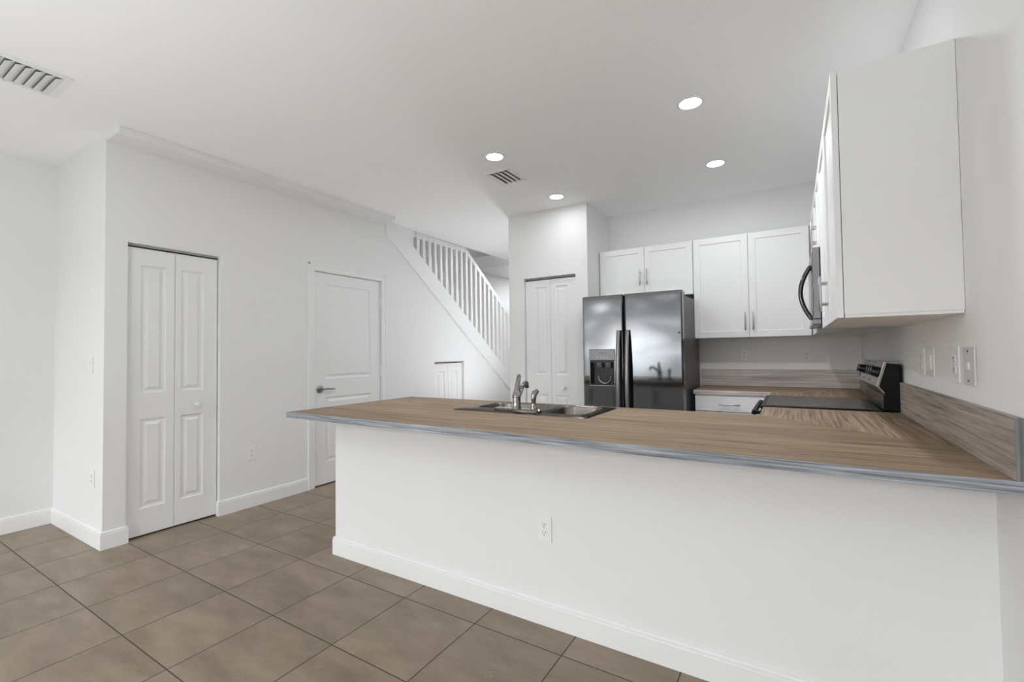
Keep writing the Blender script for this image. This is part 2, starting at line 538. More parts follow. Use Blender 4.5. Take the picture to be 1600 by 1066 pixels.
w = MB(); w.box(XF, XR, 9.0, 9.12, 0, 5.4)
struct('wall_entry', w, M_wall, 'white wall at the far end of the hallway', 'wall')
# upper floor round the stairwell
w = MB()
w.box(XO, XO + 0.1, YO1 - 0.6, 7.4, ZC + 0.221, 5.4); w.box(XF, XO + 0.1, 7.4, 7.52, ZC + 0.221, 5.4); w.box(XF, XO + 0.1, YO1 - 0.72, YO1 - 0.6, ZC + 0.221, 5.4)
struct('wall_upstairs', w, M_wall, 'upstairs walls seen through the stair opening', 'wall')
w = MB(); w.box(XF - 0.12, XO + 0.1, YO1 - 0.72, 9.0, 5.4, 5.5)
struct('ceiling_upstairs', w, M_ceil, 'ceiling above the stairwell', 'ceiling')
# soffit along the left wall
w = MB(); w.box(XL + 0.0005, -3.752, YC, 3.65, 2.768, ZC - 0.0005, 0.004)
struct('trim_1', w, M_wall, 'shallow white soffit along the top of the left wall', 'soffit')
# stringer board under the balusters
st = [(3.705, 2.655), (3.705, 2.8185), (4.138, 2.8185), (4.138, zknee(4.138)), (7.0, zknee(7.0)), (7.0, 2.655 - 0.7395 * (7.0 - 3.705))]
w = MB(); w.prism(st, 'x', XL + 0.0004, XL + 0.014)
struct('trim_2', w, M_trim, 'white sloping stair stringer board below the balusters', 'stringer')

def baseboard(name, poly, label, h=0.118):
    """profile board along an open path of floor points, room on the left hand side of the path"""
    t = 0.014
    b = bmesh.new()
    P = [Vector((p[0], p[1], 0)) for p in poly]
    prof = [(0.0005, 0), (t, 0), (t, h - 0.020), (t - 0.002, h - 0.017), (t - 0.002, h - 0.006), (0.006, h), (0.0005, h)]
    rings = []
    for i, p in enumerate(P):
        d0 = (P[i] - P[i - 1]).normalized() if i > 0 else None
        d1 = (P[i + 1] - P[i]).normalized() if i < len(P) - 1 else None
        n0 = Vector((-d0.y, d0.x, 0)) if d0 else None
        n1 = Vector((-d1.y, d1.x, 0)) if d1 else None
        n = n0 if n1 is None else n1 if n0 is None else (n0 + n1) / (1 + n0.dot(n1))
        rings.append([b.verts.new(p + n * a + Vector((0, 0, z))) for a, z in prof])
    for A, B in zip(rings, rings[1:]):
        for k in range(len(prof) - 1):
            b.faces.new((A[k], A[k + 1], B[k + 1], B[k]))
    b.faces.new(rings[0]); b.faces.new(rings[-1])
    bmesh.ops.recalc_face_normals(b, faces=b.faces)
    q = MB(); q.join(b)
    return struct(name, q, M_trim, label, 'baseboard')
baseboard('baseboard_stub', [(XL - 0.03, D1a), (XL, D1a), (XL, YC), (XF, YC), (XF, YREAR)], 'white baseboard round the wall stub left of the closet')
baseboard('baseboard_left', [(XL, D2a - 0.062), (XL, D1b), (XL - 0.03, D1b)], 'white baseboard between the folding closet door and the panel door')
baseboard('baseboard_hall', [(XL, A1), (XL, D2b + 0.062)], 'white baseboard between the panel door and the small cupboard door')
baseboard('baseboard_peninsula', [(XP1, YP + 0.114), (XP1, YP), (XR, YP), (XR, YREAR)][::-1], 'white baseboard along the breakfast counter half wall', 0.112)

# rear wall with the glazing that lights the room
w = MB()
G = [(-4.82, -1.75, 0.02, 2.72), (-1.55, -0.45, 0.02, 2.72)]  # second opening is added to let in more daylight
ya, yb = YREAR - 0.1, YREAR
xs = [XF] + [v for g_ in G for v in g_[:2]] + [XR]
for k in range(0, len(xs), 2): w.box(xs[k], xs[k + 1], ya, yb, 0, ZC)
for x0, x1, z0, z1 in G:
    w.box(x0, x1, ya, yb, z1, ZC)
    if z0 > 0.03: w.box(x0, x1, ya, yb, 0, z0)
struct('wall_rear', w, M_wall, 'white wall with glazing behind the camera', 'wall')
for n, (x0, x1, z0, z1) in enumerate(G):
    r = thing('window_%d' % (n + 1), ((x0 + x1) / 2, YREAR - 0.05, z0), ['wide sliding glass door behind the camera', 'second sliding glass door added for more daylight behind the camera, near the right wall'][n], 'window', kind='structure')
    q = MB(); yy0, yy1 = YREAR - 0.08, YREAR - 0.02; fr = 0.05
    cuts = [x0, -3.68, x1] if n == 0 else [x0, (x0 + x1) / 2, x1]
    nd = 2
    q.box(x0, x1, yy0, yy1, z0, z0 + fr); q.box(x0, x1, yy0, yy1, z1 - fr, z1)
    for k in range(nd + 1):
        xc = cuts[k]
        q.box(max(x0, xc - fr / 2 if 0 < k < nd else (xc if k == 0 else xc - fr)), min(x1, xc + fr / 2 if 0 < k < nd else (xc + fr if k == 0 else xc)), yy0, yy1, z0 + fr, z1 - fr)
    q.build('window_frame', M_trim, r)
    q = MB()
    for k in range(nd):
        q.box(cuts[k] + fr / 2, cuts[k + 1] - fr / 2, YREAR - 0.052, YREAR - 0.048, z0 + fr, z1 - fr)
    q.build('glass_pane', M_glass, r)
    L = bpy.data.lights.new('daylight_portal', 'AREA'); L.shape = 'RECTANGLE'; L.size = x1 - x0; L.size_y = z1 - z0
    L.cycles.is_portal = True
    lo = bpy.data.objects.new('daylight_portal', L); COL.objects.link(lo)
    lo.location = ((x0 + x1) / 2, YREAR - 0.11, (z0 + z1) / 2); lo.rotation_euler = (math.radians(90), 0, 0)
for n, (sd, x0, x1, y0, y1, z0, z1) in enumerate(SIDE):
    r = thing('window_%d' % (n + 3), ((x0 + x1) / 2, (y0 + y1) / 2, z0), 'window in the right wall beside the living area, behind the camera', 'window', kind='structure')
    q = MB(); fr = 0.05; xm0, xm1 = x0 + 0.03, x1 - 0.03
    q.box(xm0, xm1, y0, y1, z0, z0 + fr); q.box(xm0, xm1, y0, y1, z1 - fr, z1)
    for yc_ in (y0 + fr / 2, (y0 + y1) / 2, y1 - fr / 2): q.box(xm0, xm1, yc_ - fr / 2, yc_ + fr / 2, z0 + fr, z1 - fr)
    q.build('window_frame', M_trim, r)
    q = MB(); xm = (x0 + x1) / 2
    for a_, b_ in ((y0 + fr, (y0 + y1) / 2 - fr / 2), ((y0 + y1) / 2 + fr / 2, y1 - fr)): q.box(xm - 0.002, xm + 0.002, a_, b_, z0 + fr, z1 - fr)
    q.build('glass_pane', M_glass, r)
    L = bpy.data.lights.new('daylight_portal', 'AREA'); L.shape = 'RECTANGLE'; L.size = z1 - z0; L.size_y = y1 - y0
    L.cycles.is_portal = True
    lo = bpy.data.objects.new('daylight_portal', L); COL.objects.link(lo)
    lo.location = (x1 + 0.01, (y0 + y1) / 2, (z0 + z1) / 2); lo.rotation_euler = (0, math.radians(90), 0)
w = MB(); w.box(-40, 40, -9, 40, -0.4, -0.15)
struct('ground', w, M_ground, 'green lawn outside the sliding glass doors', 'ground')
M_water = mat('mirror_water', (0.05, 0.06, 0.06), 0.05, spec=1.0, bump=(1.2, 0.25, 0.02))
w = MB(); w.box(-90, 90, -200, -9.001, -1.2, -0.25)  # added water sheet, brightens the reflection in the refrigerator doors
struct('ground_mirror_water', w, M_water, 'unseen water sheet added beyond the lawn to reflect the sky', 'water')

# ------------------------------------------------------------------ doors
def knob_mb(o, n):
    q = MB(); q.lathe([(0.013, 0.0), (0.012, 0.004), (0.007, 0.008), (0.008, 0.014), (0.016, 0.020), (0.018, 0.028), (0.014, 0.035), (0, 0.037)], o, n, 24)
    return q
def bifold(name, O, U, N, width, height, label, knob_leaf, knob_v, panels, lead=0.006):
    """two hinged leaves hung from a track; O is the lower left corner of the opening on the leaf face"""
    U = Vector(U); N = Vector(N); O = Vector(O); Z = Vector((0, 0, 1))
    r = thing(name, O + U * (width / 2), label, 'closet door', kind='structure')
    lw = (width - 2 * lead - 0.003) / 2
    for k in range(2):
        o = O + U * (lead + k * (lw + 0.003)) + Z * 0.012
        q = MB(); pl = [(panels[k][0], panels[k][1], a - 0.012, b - 0.012) for a, b in panels[2]]
        q.slab(o, U, N, lw, height - 0.012 - 0.024, 0.032, pl, DOORP)
        lf = q.build('door_leaf', M_door, r)
        if k == knob_leaf:
            kb = knob_mb(o + U * (lw * 0.5) + Z * (knob_v - 0.012), N).build('door_knob', M_door, lf, 40)
    a = O + U * 0.002 + Z * (height - 0.013) - N * 0.028; b = O + U * (width - 0.002) + Z * (height - 0.0008) - N * 0.002
    q = MB(); q.box(a.x, b.x, a.y, b.y, a.z, b.z)
    q.build('sliding_track', M_track, r)
    return r
bifold('door_1', (XL - 0.035, D1a, 0), (0, 1, 0), (1, 0, 0), D1b - D1a, D1z, 'tall white folding closet door on the left wall', 1, 0.907,
       ((0.085, 0.240), (0.040, 0.195), ((0.20, 0.838), (1.022, 1.950))))
bifold('door_2', (XL - 0.035, A1, 0), (0, 1, 0), (1, 0, 0), A2 - A1, AZ, 'low white cupboard door under the stairs', 1, 0.62,
       ((0.085, 0.235), (0.055, 0.200), ((0.14, 1.045),)))
bifold('door_3', (-2.533, YK + 0.035, 0), (1, 0, 0), (0, -1, 0), 0.623, 2.096, 'white folding pantry door left of the refrigerator', 1, 0.908,
       ((0.115, 0.265), (0.055, 0.205), ((0.20, 0.828), (1.040, 1.995))))
# the single panel door with casing
r = thing('door_4', (XL, (D2a + D2b) / 2, 0), 'white two-panel door with lever handle and casing', 'door', kind='structure')
q = MB(); q.slab((XL - 0.012, D2a + 0.012, 0.012), (0, 1, 0), (1, 0, 0), D2b - D2a - 0.024, 2.092, 0.035,
                 [(0.135, 0.700, 0.215, 0.850), (0.135, 0.700, 1.035, 1.978)], DOORP)
slab = q.build('door_slab', M_door, r)
q = MB()
q.lathe([(0.038, 0), (0.038, 0.006), (0.032, 0.010), (0.012, 0.012), (0.011, 0.045), (0, 0.045)], (XL - 0.012, 2.852, 0.948), (1, 0, 0))
q.tube([(XL + 0.030, 2.850, 0.948), (XL + 0.034, 2.90, 0.950), (XL + 0.034, 2.95, 0.947), (XL + 0.030, 2.992, 0.943)], [0.010, 0.009, 0.008, 0.007], 12)
h = q.build('lever_handle', M_iron, slab, 40); h['label'] = 'dark nickel lever handle'
for z in (1.876, 1.094, 0.22):
    q = MB(); q.tube([(XL - 0.004, D2b - 0.008, z - 0.05), (XL - 0.004, D2b - 0.008, z + 0.05)], 0.007, 10)
    q.box(XL - 0.010, XL - 0.0085, D2b - 0.030, D2b - 0.006, z - 0.048, z + 0.048)
    q.build('hinge', M_plate, slab, 40)
q = MB(); cw = 0.068
def casing(y0, y1, zt):
    for s in ((y0 - cw, y0 + 0.002), (y1 - 0.002, y1 + cw)):
        q.box(XL + 0.0005, XL + 0.014, s[0], s[1], 0, zt + cw, 0.003)
    q.box(XL + 0.0005, XL + 0.0138, y0, y1, zt - 0.002, zt + cw, 0.003)
    for s in ((y0 - cw, y0 - cw + 0.02), (y1 + cw - 0.02, y1 + cw)):
        q.box(XL + 0.012, XL + 0.019, s[0], s[1], 0, zt + cw, 0.003)
    q.box(XL + 0.012, XL + 0.019, y0 - cw, y1 + cw, zt + cw - 0.02, zt + cw, 0.003)
casing(D2a + 0.004, D2b - 0.004, D2z - 0.004)
q.box(XL - 0.118, XL + 0.0005, D2a + 0.0005, D2a + 0.010, 0, D2z - 0.0005); q.box(XL - 0.118, XL + 0.0005, D2b - 0.006, D2b - 0.0005, 0, D2z - 0.0005)
q.box(XL - 0.118, XL + 0.0005, D2a + 0.01, D2b - 0.006, D2z - 0.010, D2z - 0.0005)
q.build('door_frame', M_trim, r)

# ------------------------------------------------------------------ stairs
q = MB()
run, rise = 0.2586, 0.195
y = 7.25; z = 0
k = 0
pts = [(7.25, 0)]
while z < 2.55:
    z += rise; pts.append((y, z)); y -= run; pts.append((y, z)); k += 1
pts += [(y, z - 0.35), (7.25 - 0.25, 0)]
q.prism(pts, 'x', XF + 0.002, xa - 0.002)
o = q.build('staircase', M_stair); recenter(o)
tag(o, 'carpeted staircase rising behind the sloping half wall', 'stairs')
r = thing('stair_railing', (XL - 0.056, 5.3, 1.73), 'white stair railing with many square balusters under a sloped handrail', 'railing')
xc = XL - 0.056
NB = 21
proto = None
for i in range(NB):
    yb_ = 4.166 + i * 0.1122
    zb = zknee(yb_ - 0.024) + 0.002
    ztop = min(2.80, zb + 1.0)
    H = ztop - zb
    q = MB()
    q.prism([(yb_ - 0.024, zknee(yb_ - 0.024) + 0.001), (yb_ + 0.024, zknee(yb_ + 0.024) + 0.001), (yb_ + 0.024, zb + 0.19), (yb_ - 0.024, zb + 0.19)], 'x', xc - 0.024, xc + 0.024)
    a = 0.0195
    def sq(h_, z_): return [(xc - h_, yb_ - h_), (xc + h_, yb_ - h_), (xc + h_, yb_ + h_), (xc - h_, yb_ + h_)], z_
    b = bmesh.new(); rings = []
    for hh, zz in ((0.024, zb + 0.19), (a, zb + 0.215), (a, ztop)):
        rings.append([b.verts.new((p[0], p[1], zz)) for p in sq(hh, zz)[0]])
    for A_, B_ in zip(rings, rings[1:]):
        for t_ in range(4): b.faces.new((A_[t_], A_[(t_ + 1) % 4], B_[(t_ + 1) % 4], B_[t_]))
    b.faces.new(rings[-1])
    q.join(b)
    q.build('baluster', M_trim, r)
# sloped handrail, and the level rail under the ceiling where the slope has run into it
q = MB()
zr = lambda y_: zknee(y_ - 0.021) + 1.075
y0r = 4.278 + 0.1122 * 8.6
q.prism([(y0r, 2.8185), (y0r, 2.745), (5.02 + 0.28, zr(5.30) - 0.085), (6.52, zr(6.52) - 0.085), (6.52, zr(6.52)), (5.285, 2.8185)], 'x', xc - 0.034, xc + 0.008, 0.004)
q.build('handrail', M_trim, r)
q = MB(); q.box(xc - 0.034, xc + 0.008, 4.1385, y0r, 2.745, 2.8185, 0.006)
q.lathe([(0, 0), (0.034, 0.004), (0.038, 0.012), (0.038, 0.02)], (xc, 4.1395, 2.78), (0, 1, 0), 20)
q.build('level_rail', M_trim, r)

# ------------------------------------------------------------------ cover plates on the walls
def plate(kind, name, c, U, N, label, group=None, w_=0.072, h_=0.118, material=None):
    """outlet, switch or jack: c on the wall surface, U to the right as seen, N out of the wall"""
    U = Vector(U); N = Vector(N); c = Vector(c); Z = Vector((0, 0, 1))
    r = thing(name, c - Z * (h_ / 2), label, {'outlet': 'outlet', 'switch': 'light switch', 'jack': 'wall plate', 'blank': 'wall plate'}[kind], group)
    def bx(u0, u1, v0, v1, d0, d1, q, bev=0):
        a = c + U * u0 + Z * v0 + N * d0; b_ = c + U * u1 + Z * v1 + N * d1
        q.box(a.x, b_.x, a.y, b_.y, a.z, b_.z, bev)
    q = MB(); bx(-w_ / 2, w_ / 2, -h_ / 2, h_ / 2, 0.0006, 0.0065, q, 0.002)
    q.build('cover_plate', material or M_plate, r)
    if kind == 'outlet':
        for s in (-1, 1):
            v = s * 0.0195
            q = MB(); q.lathe([(0.0165, 0), (0.0165, 0.0025), (0.0155, 0.0032), (0, 0.0032)], c + Z * v + N * 0.006, N, 28)
            rc = q.build('receptacle', M_plate, r)
            q = MB()
            for u_, hh in ((-0.0065, 0.0050), (0.0065, 0.0042)):
                bx(u_ - 0.0013, u_ + 0.0013, v + 0.0035 - hh, v + 0.0035 + hh, 0.0088, 0.0096, q)
            q.lathe([(0.0028, 0), (0.0028, 0.0006), (0, 0.0006)], c + Z * (v - 0.0080) + N * 0.009, N, 12)
            q.build('contact_slots', M_slot, rc)
        q = MB(); q.lathe([(0.003, 0), (0.0028, 0.001), (0, 0.0012)], c + N * 0.0065, N, 12)
        q.build('screw', M_greyplate, r)
    elif kind == 'switch':
        q = MB(); bx(-0.0165, 0.0165, -0.033, 0.033, 0.006, 0.0085, q, 0.001); q.build('switch_frame', M_plate, r)
        q = MB(); a = c + N * 0.0085
        bx(-0.0145, 0.0145, -0.031, 0.0, 0.008, 0.0105, q, 0.001); bx(-0.0145, 0.0145, 0.0, 0.031, 0.008, 0.0120, q, 0.001)
        q.build('rocker', M_plate, r)
    elif kind == 'jack':
        q = MB(); bx(-0.012, 0.012, -0.011, 0.012, 0.006, 0.0105, q, 0.001); q.build('jack_insert', M_plate, r)
        for s in (-1, 1):
            q = MB(); q.lathe([(0.0042, 0), (0.0040, 0.0015), (0, 0.002)], c + Z * (s * 0.050) + N * 0.0065 - U * 0.004, N, 14)
            k_ = q.build('screw', M_screw, r); k_['label'] = 'dark screw head'
    return r
GO = 'wall outlets'
plate('outlet', 'wall_outlet', (XL, 2.177, 0.453), (0, 1, 0), (1, 0, 0), 'white outlet on the left wall between the folding closet and panel door', GO)
plate('outlet', 'wall_outlet', (-4.138, YC, 0.451), (1, 0, 0), (0, -1, 0), 'white outlet low on the wall stub, below the light switch', GO)
plate('outlet', 'wall_outlet', (-1.022, YP, 0.449), (1, 0, 0), (0, -1, 0), 'white outlet low on the breakfast counter half wall', GO, 0.074, 0.122)
plate('outlet', 'wall_outlet', (-0.411, YB, 1.230), (1, 0, 0), (0, -1, 0), 'white outlet above the back counter, nearer the refrigerator', GO, 0.066, 0.114)
plate('outlet', 'wall_outlet', (0.103, YB, 1.222), (1, 0, 0), (0, -1, 0), 'white outlet above the back counter, nearer the range', GO, 0.066, 0.114)
plate('outlet', 'wall_outlet', (XR, 2.788, 1.219), (0, -1, 0), (-1, 0, 0), 'white outlet on the right wall, closest to the range', GO, 0.10, 0.127)
plate('switch', 'light_switch', (XR, 2.620, 1.217), (0, -1, 0), (-1, 0, 0), 'white rocker switch on the right wall, second plate from the range', 'light switches', 0.095, 0.127)
plate('outlet', 'wall_outlet', (XR, 2.275, 1.217), (0, -1, 0), (-1, 0, 0), 'white outlet on the right wall beside the grey jack plate', GO, 0.092, 0.130)
plate('jack', 'jack_plate', (XR, 2.120, 1.216), (0, -1, 0), (-1, 0, 0), 'grey wall plate with two dark screws, rightmost on the right wall', None, 0.116, 0.130, M_greyplate)
plate('switch', 'light_switch', (-4.190, YC, 1.231), (1, 0, 0), (0, -1, 0), 'white rocker switch on the wall stub left of the folding closet', 'light switches')
plate('blank', 'blank_plate', (XR, 4.66, 1.235), (0, -1, 0), (-1, 0, 0), 'plain white cover plate on the right wall just beyond the range', None, 0.16, 0.125)

# ------------------------------------------------------------------ ceiling fixtures
def downlight(loc, label, power=LAMP):
    r = thing('recessed_light', loc, label, 'ceiling light', 'recessed ceiling lights')
    x, y_, z_ = loc
    q = MB(); q.lathe([(0.0625, 0), (0.0625, -0.004), (0.066, -0.007), (0.078, -0.004), (0.080, -0.0006), (0.080, 0)], (x, y_, z_), (0, 0, 1), 40)
    q.build('trim_ring', M_trim, r, 50)
    q = MB(); q.lathe([(0.062, -0.0008), (0.062, -0.0055), (0, -0.0062)], (x, y_, z_), (0, 0, 1), 40)
    q.build('diffuser', M_lamp, r)
    L = bpy.data.lights.new('recessed_light_beam', 'AREA'); L.shape = 'DISK'; L.size = 0.12; L.energy = power
    L.color = (0.905, 0.955, 1.0)
    lo = bpy.data.objects.new('lamp_beam', L); COL.objects.link(lo); lo.parent = r; lo.location = (0, 0, -0.012)
    return r
for p, pw, lb in (((-0.507, 2.975), LAMP * 1.4, 'round recessed ceiling light nearest the camera, above the peninsula counter on the right'),
                  ((-0.507, 4.057), LAMP * 0.4, 'round recessed ceiling light above the back counter by the range'),
                  ((-1.952, 2.955), LAMP, 'round recessed ceiling light beside the small ceiling vent'),
                  ((-1.953, 4.052), LAMP * 0.16, 'round recessed ceiling light in front of the pantry block'),
                  # unseen lamps added over the living area to brighten the room
                  ((-3.2, -0.6), LAMP * 0.35, 'added recessed fill light over the left of the living area, behind the camera'),
                  ((-0.8, -0.6), LAMP * 0.35, 'added recessed fill light over the right of the living area, behind the camera')):
    downlight((*p, ZC - 0.0005), lb, pw)
downlight((-3.2, 5.9, ZC - 0.0005), 'added recessed fill light over the hallway behind the pantry', 13)  # hidden lamp added to lighten the stair walls
downlight((-4.05, 8.1, ZC - 0.0005), 'added recessed fill light at the foot of the stairs', 14)  # out of view, added to light the lower stairwell wall
downlight((-4.45, 5.6, 5.3995), 'added recessed fill light upstairs over the stairwell', 3.5)  # unseen lamp added to lift the stairwell brightness

M_fillcan = mat('white_fill_can', (0.85, 0.85, 0.85), 0.5)  # unseen upward fill lights added to even out the room brightness
for p, pw, lb in (((-2.0, -0.8), FILL_UP, 'white fill light added on the floor behind the camera'), ((-3.0, 5.25), 12, 'white fill light added on the floor in the hallway behind the pantry block')):
    r = thing('added_fill_light', (*p, 0), lb, 'fill light', 'added fill lights')
    q = MB(); q.lathe([(0.13, 0.0005), (0.13, 0.02), (0.12, 0.03), (0.12, 0.30), (0.115, 0.30), (0.115, 0.24), (0, 0.24)], (*p, 0), (0, 0, 1), 32)
    q.build('fill_can', M_fillcan, r, 40)
    q = MB(); q.lathe([(0.112, 0.2405), (0.112, 0.246), (0, 0.248)], (*p, 0), (0, 0, 1), 32); q.build('diffuser', M_lamp, r)
    L = bpy.data.lights.new('fill_beam', 'AREA'); L.shape = 'DISK'; L.size = 0.21; L.energy = pw; L.color = (0.90, 0.95, 1.0)
    lo = bpy.data.objects.new('lamp_beam', L); COL.objects.link(lo); lo.parent = r; lo.location = (0, 0, 0.262); lo.rotation_euler = (math.pi, 0, 0)

def vent(name, x0, x1, y0, y1, axis, n, label):
    """ceiling supply grille; curved blades run along axis"""
    z = ZC - 0.0005
    r = thing(name, ((x0 + x1) / 2, (y0 + y1) / 2, z), label, 'ceiling vent', 'ceiling vents')
    fr = 0.032
    q = MB()
    for a in ((x0, x1, y0, y0 + fr), (x0, x1, y1 - fr, y1), (x0, x0 + fr, y0 + fr, y1 - fr), (x1 - fr, x1, y0 + fr, y1 - fr)):
        q.box(*a, z - 0.008, z, 0.002)
    q.build('grille_frame', M_trim, r)
    q = MB(); q.box(x0 + fr, x1 - fr, y0 + fr, y1 - fr, z - 0.0012, z - 0.0002)
    q.build('duct_opening', M_duct, r)
    a0, a1 = (y0 + fr, y1 - fr) if axis == 'x' else (x0 + fr, x1 - fr)
    b0, b1 = (x0 + fr, x1 - fr) if axis == 'x' else (y0 + fr, y1 - fr)
    for k in range(n):
        c_ = a0 + (a1 - a0) * (k + 0.5) / n
        wd = (a1 - a0) / n * 0.50
        sgn = -1 if axis == 'x' else 1
        prof = [(c_ - sgn * wd, z - 0.004), (c_ - sgn * wd * 0.2, z - 0.011), (c_ + sgn * wd, z - 0.020), (c_ + sgn * wd, z - 0.0215), (c_ - sgn * wd * 0.3, z - 0.0125), (c_ - sgn * wd, z - 0.0055)]
        q = MB(); q.prism(prof, 'x' if axis == 'x' else 'y', b0, b1) 
        q.build('louver_blade', M_trim, r)
    return r
vent('ceiling_vent', -3.668, -3.340, 0.50, 0.866, 'x', 8, 'larger white ceiling vent at the upper left')
vent('ceiling_vent', -2.232, -1.982, 3.19, 3.505, 'y', 4, 'small white ceiling vent in the middle of the ceiling')

# ------------------------------------------------------------------ cabinets
def pull(door, c, N, horizontal=None, L=0.165):
    """bar pull with two posts; c on the door face"""
    N = Vector(N); c = Vector(c)
    A = Vector((0, 0, 1)) if horizontal is None else Vector(horizontal)
    q = MB(); b_ = c + N * 0.030
    q.tube([b_ - A * (L / 2), b_ - A * (L / 2 - 0.002), b_ + A * (L / 2 - 0.002), b_ + A * (L / 2)], [0.0045, 0.006, 0.006, 0.0045], 12, up=N)
    for s in (-1, 1):
        p = c + A * (s * 0.05)
        q.tube([p - N * 0.0005, p + N * 0.030], 0.0048, 10)
    return q.build('bar_handle', M_nickel, door, 40)
RAIL = 0.058
def upper(name, x0, x1, y0, y1, z0, z1, face, splits, label, handles):
    """wall cabinet; face 'y-' or 'x-' is the door side; splits are the door boundaries along the face"""
    r = thing(name, ((x0 + x1) / 2, (y0 + y1) / 2, z0), label, 'kitchen cabinet', 'white wall cabinets')
    q = MB()
    q.box(x0, x1, y0, y1, z0 + 0.012, z1, 0.001)
    q.build('cabinet_body', M_cab, r)
    q = MB(); q.box(x0 + 0.0015, x1 - 0.0015, y0 + 0.0015, y1 - 0.0015, z0 + 0.0002, z0 + 0.0115)
    q.build('bottom_panel', M_cabin, r)
    for k, (a, b_) in enumerate(zip(splits, splits[1:])):
        g_ = 0.0015; wd = abs(b_ - a) - 2 * g_; hh = z1 - z0 - 0.002
        q = MB()
        if face == 'y-': O = (min(a, b_) + g_, y0 - 0.0225, z0 + 0.001); U = (1, 0, 0); N = (0, -1, 0)
        else: O = (x0 - 0.0225, max(a, b_) - g_, z0 + 0.001); U = (0, -1, 0); N = (-1, 0, 0)
        q.slab(O, U, N, wd, hh, 0.020, [(RAIL, wd - RAIL, RAIL, hh - RAIL)], SHAKER, 0.0015)
        d_ = q.build('cabinet_door', M_cab, r)
        hp = handles[k]
        if hp:
            pos, zc = hp
            cpt = (pos, y0 - 0.0225, zc) if face == 'y-' else (x0 - 0.0225, pos, zc)
            pull(d_, cpt, N)
    return r
ZU1, ZU2 = 1.3975, 2.358
YUB = 4.7345          # carcass front of the back row
upper('wall_cabinet', -1.772, -0.8155, YUB, YB - 0.001, 1.832, ZU2, 'y-', [-1.767, -1.286, -0.817], 'short white double-door wall cabinet above the refrigerator', [(-1.327, 2.040), (-1.256, 2.042)])
upper('wall_cabinet', -0.8125, 0.143, YUB, YB - 0.001, ZU1, ZU2, 'y-', [-0.811, -0.336, 0.140], 'tall white double-door wall cabinet above the back counter', [(-0.369, 1.546), (-0.304, 1.546)])
XV0 = 0.1705
upper('wall_cabinet', XV0, XR - 0.001, RY2 + 0.0015, YB - 0.001, ZU1, ZU2, 'x-', [RY2 + 0.003, YUB - 0.03], 'white single-door corner wall cabinet beyond the microwave', [None])
upper('wall_cabinet', XV0, XR - 0.001, RY1 + 0.0015, RY2 - 0.0015, 1.888, ZU2, 'x-', [RY1 + 0.003, 3.605, RY2 - 0.003], 'short white double-door wall cabinet above the microwave', [(3.57, 2.03), (3.64, 2.03)])
upper('wall_cabinet', XV0, XR - 0.001, 2.153, RY1 - 0.0015, ZU1, ZU2, 'x-', [2.153, 2.690, RY1 - 0.003], 'large white wall cabinet nearest the camera, its blank side facing us', [(2.655, 1.548), (2.725, 1.548)])

def base_unit(name, x0, x1, y0, y1, face, label, drawers):
    r = thing(name, ((x0 + x1) / 2, (y0 + y1) / 2, 0), label, 'kitchen cabinet', 'white base cabinets')
    q = MB(); t = 0.018; z1 = CB - 0.001
    q.box(x0, x0 + t, y0, y1, 0, z1); q.box(x1 - t, x1, y0, y1, 0, z1)
    q.box(x0 + t, x1 - t, y0, y1, 0.10, 0.118)
    if face == 'y-': q.box(x0 + t, x1 - t, y1 - 0.01, y1, 0.118, z1); q.box(x0 + t, x1 - t, y0 + 0.07, y0 + 0.085, 0, 0.10); q.box(x0 + t, x1 - t, y0, y0 + 0.02, z1 - 0.03, z1)
    elif face == 'y+': q.box(x0 + t, x1 - t, y0, y0 + 0.01, 0.118, z1); q.box(x0 + t, x1 - t, y1 - 0.085, y1 - 0.07, 0, 0.10); q.box(x0 + t, x1 - t, y1 - 0.02, y1, z1 - 0.03, z1)
    else: q.box(x1 - t - 0.01, x1 - t, y0, y1, 0.118, z1); q.box(x0 + 0.07, x0 + 0.085, y0, y1, 0, 0.10); q.box(x0, x0 + 0.02, y0, y1, z1 - 0.03, z1)
    q.build('cabinet_body', M_cab, r)
    for (kind, u0, u1, v0, v1) in drawers:
        q = MB()
        if face == 'y-': O = (u0, y0 - 0.021, v0); U = (1, 0, 0); N = (0, -1, 0); mid = ((u0 + u1) / 2, y0 - 0.021)
        elif face == 'y+': O = (u1, y1 + 0.021, v0); U = (-1, 0, 0); N = (0, 1, 0); mid = ((u0 + u1) / 2, y1 + 0.021)
        else: O = (x0 - 0.021, u1, v0); U = (0, -1, 0); N = (-1, 0, 0); mid = (x0 - 0.021, (u0 + u1) / 2)
        wd, hh = u1 - u0, v1 - v0
        flat = kind == 'drawer'
        q.slab(O, U, N, wd, hh, 0.019, [] if flat else [(RAIL, wd - RAIL, RAIL, hh - RAIL)], SHAKER, 0.0015)
        d_ = q.build('drawer' if flat else 'cabinet_door', M_cab, r)
        if flat: pull(d_, (mid[0], mid[1], (v0 + v1) / 2 - 0.003), N, U)
        else:
            c_ = Vector((mid[0], mid[1], v1 - 0.13)) + Vector(U) * (wd / 2 - 0.035)
            pull(d_, c_, N)
    return r
base_unit('base_cabinet', -0.765, -0.175, 4.395, YB - 0.003, 'y-', 'white base cabinet with a top drawer beside the refrigerator',
          [('drawer', -0.762, -0.20, 0.745, 0.878), ('door', -0.762, -0.482, 0.105, 0.738), ('door', -0.479, -0.20, 0.105, 0.738)])
base_unit('base_cabinet', -0.150, XR - 0.003, RY2 + 0.004, 4.37, 'x-', 'white corner base cabinet beyond the range', [('drawer', RY2 + 0.01, 4.34, 0.745, 0.878), ('door', RY2 + 0.01, 4.34, 0.105, 0.738)])
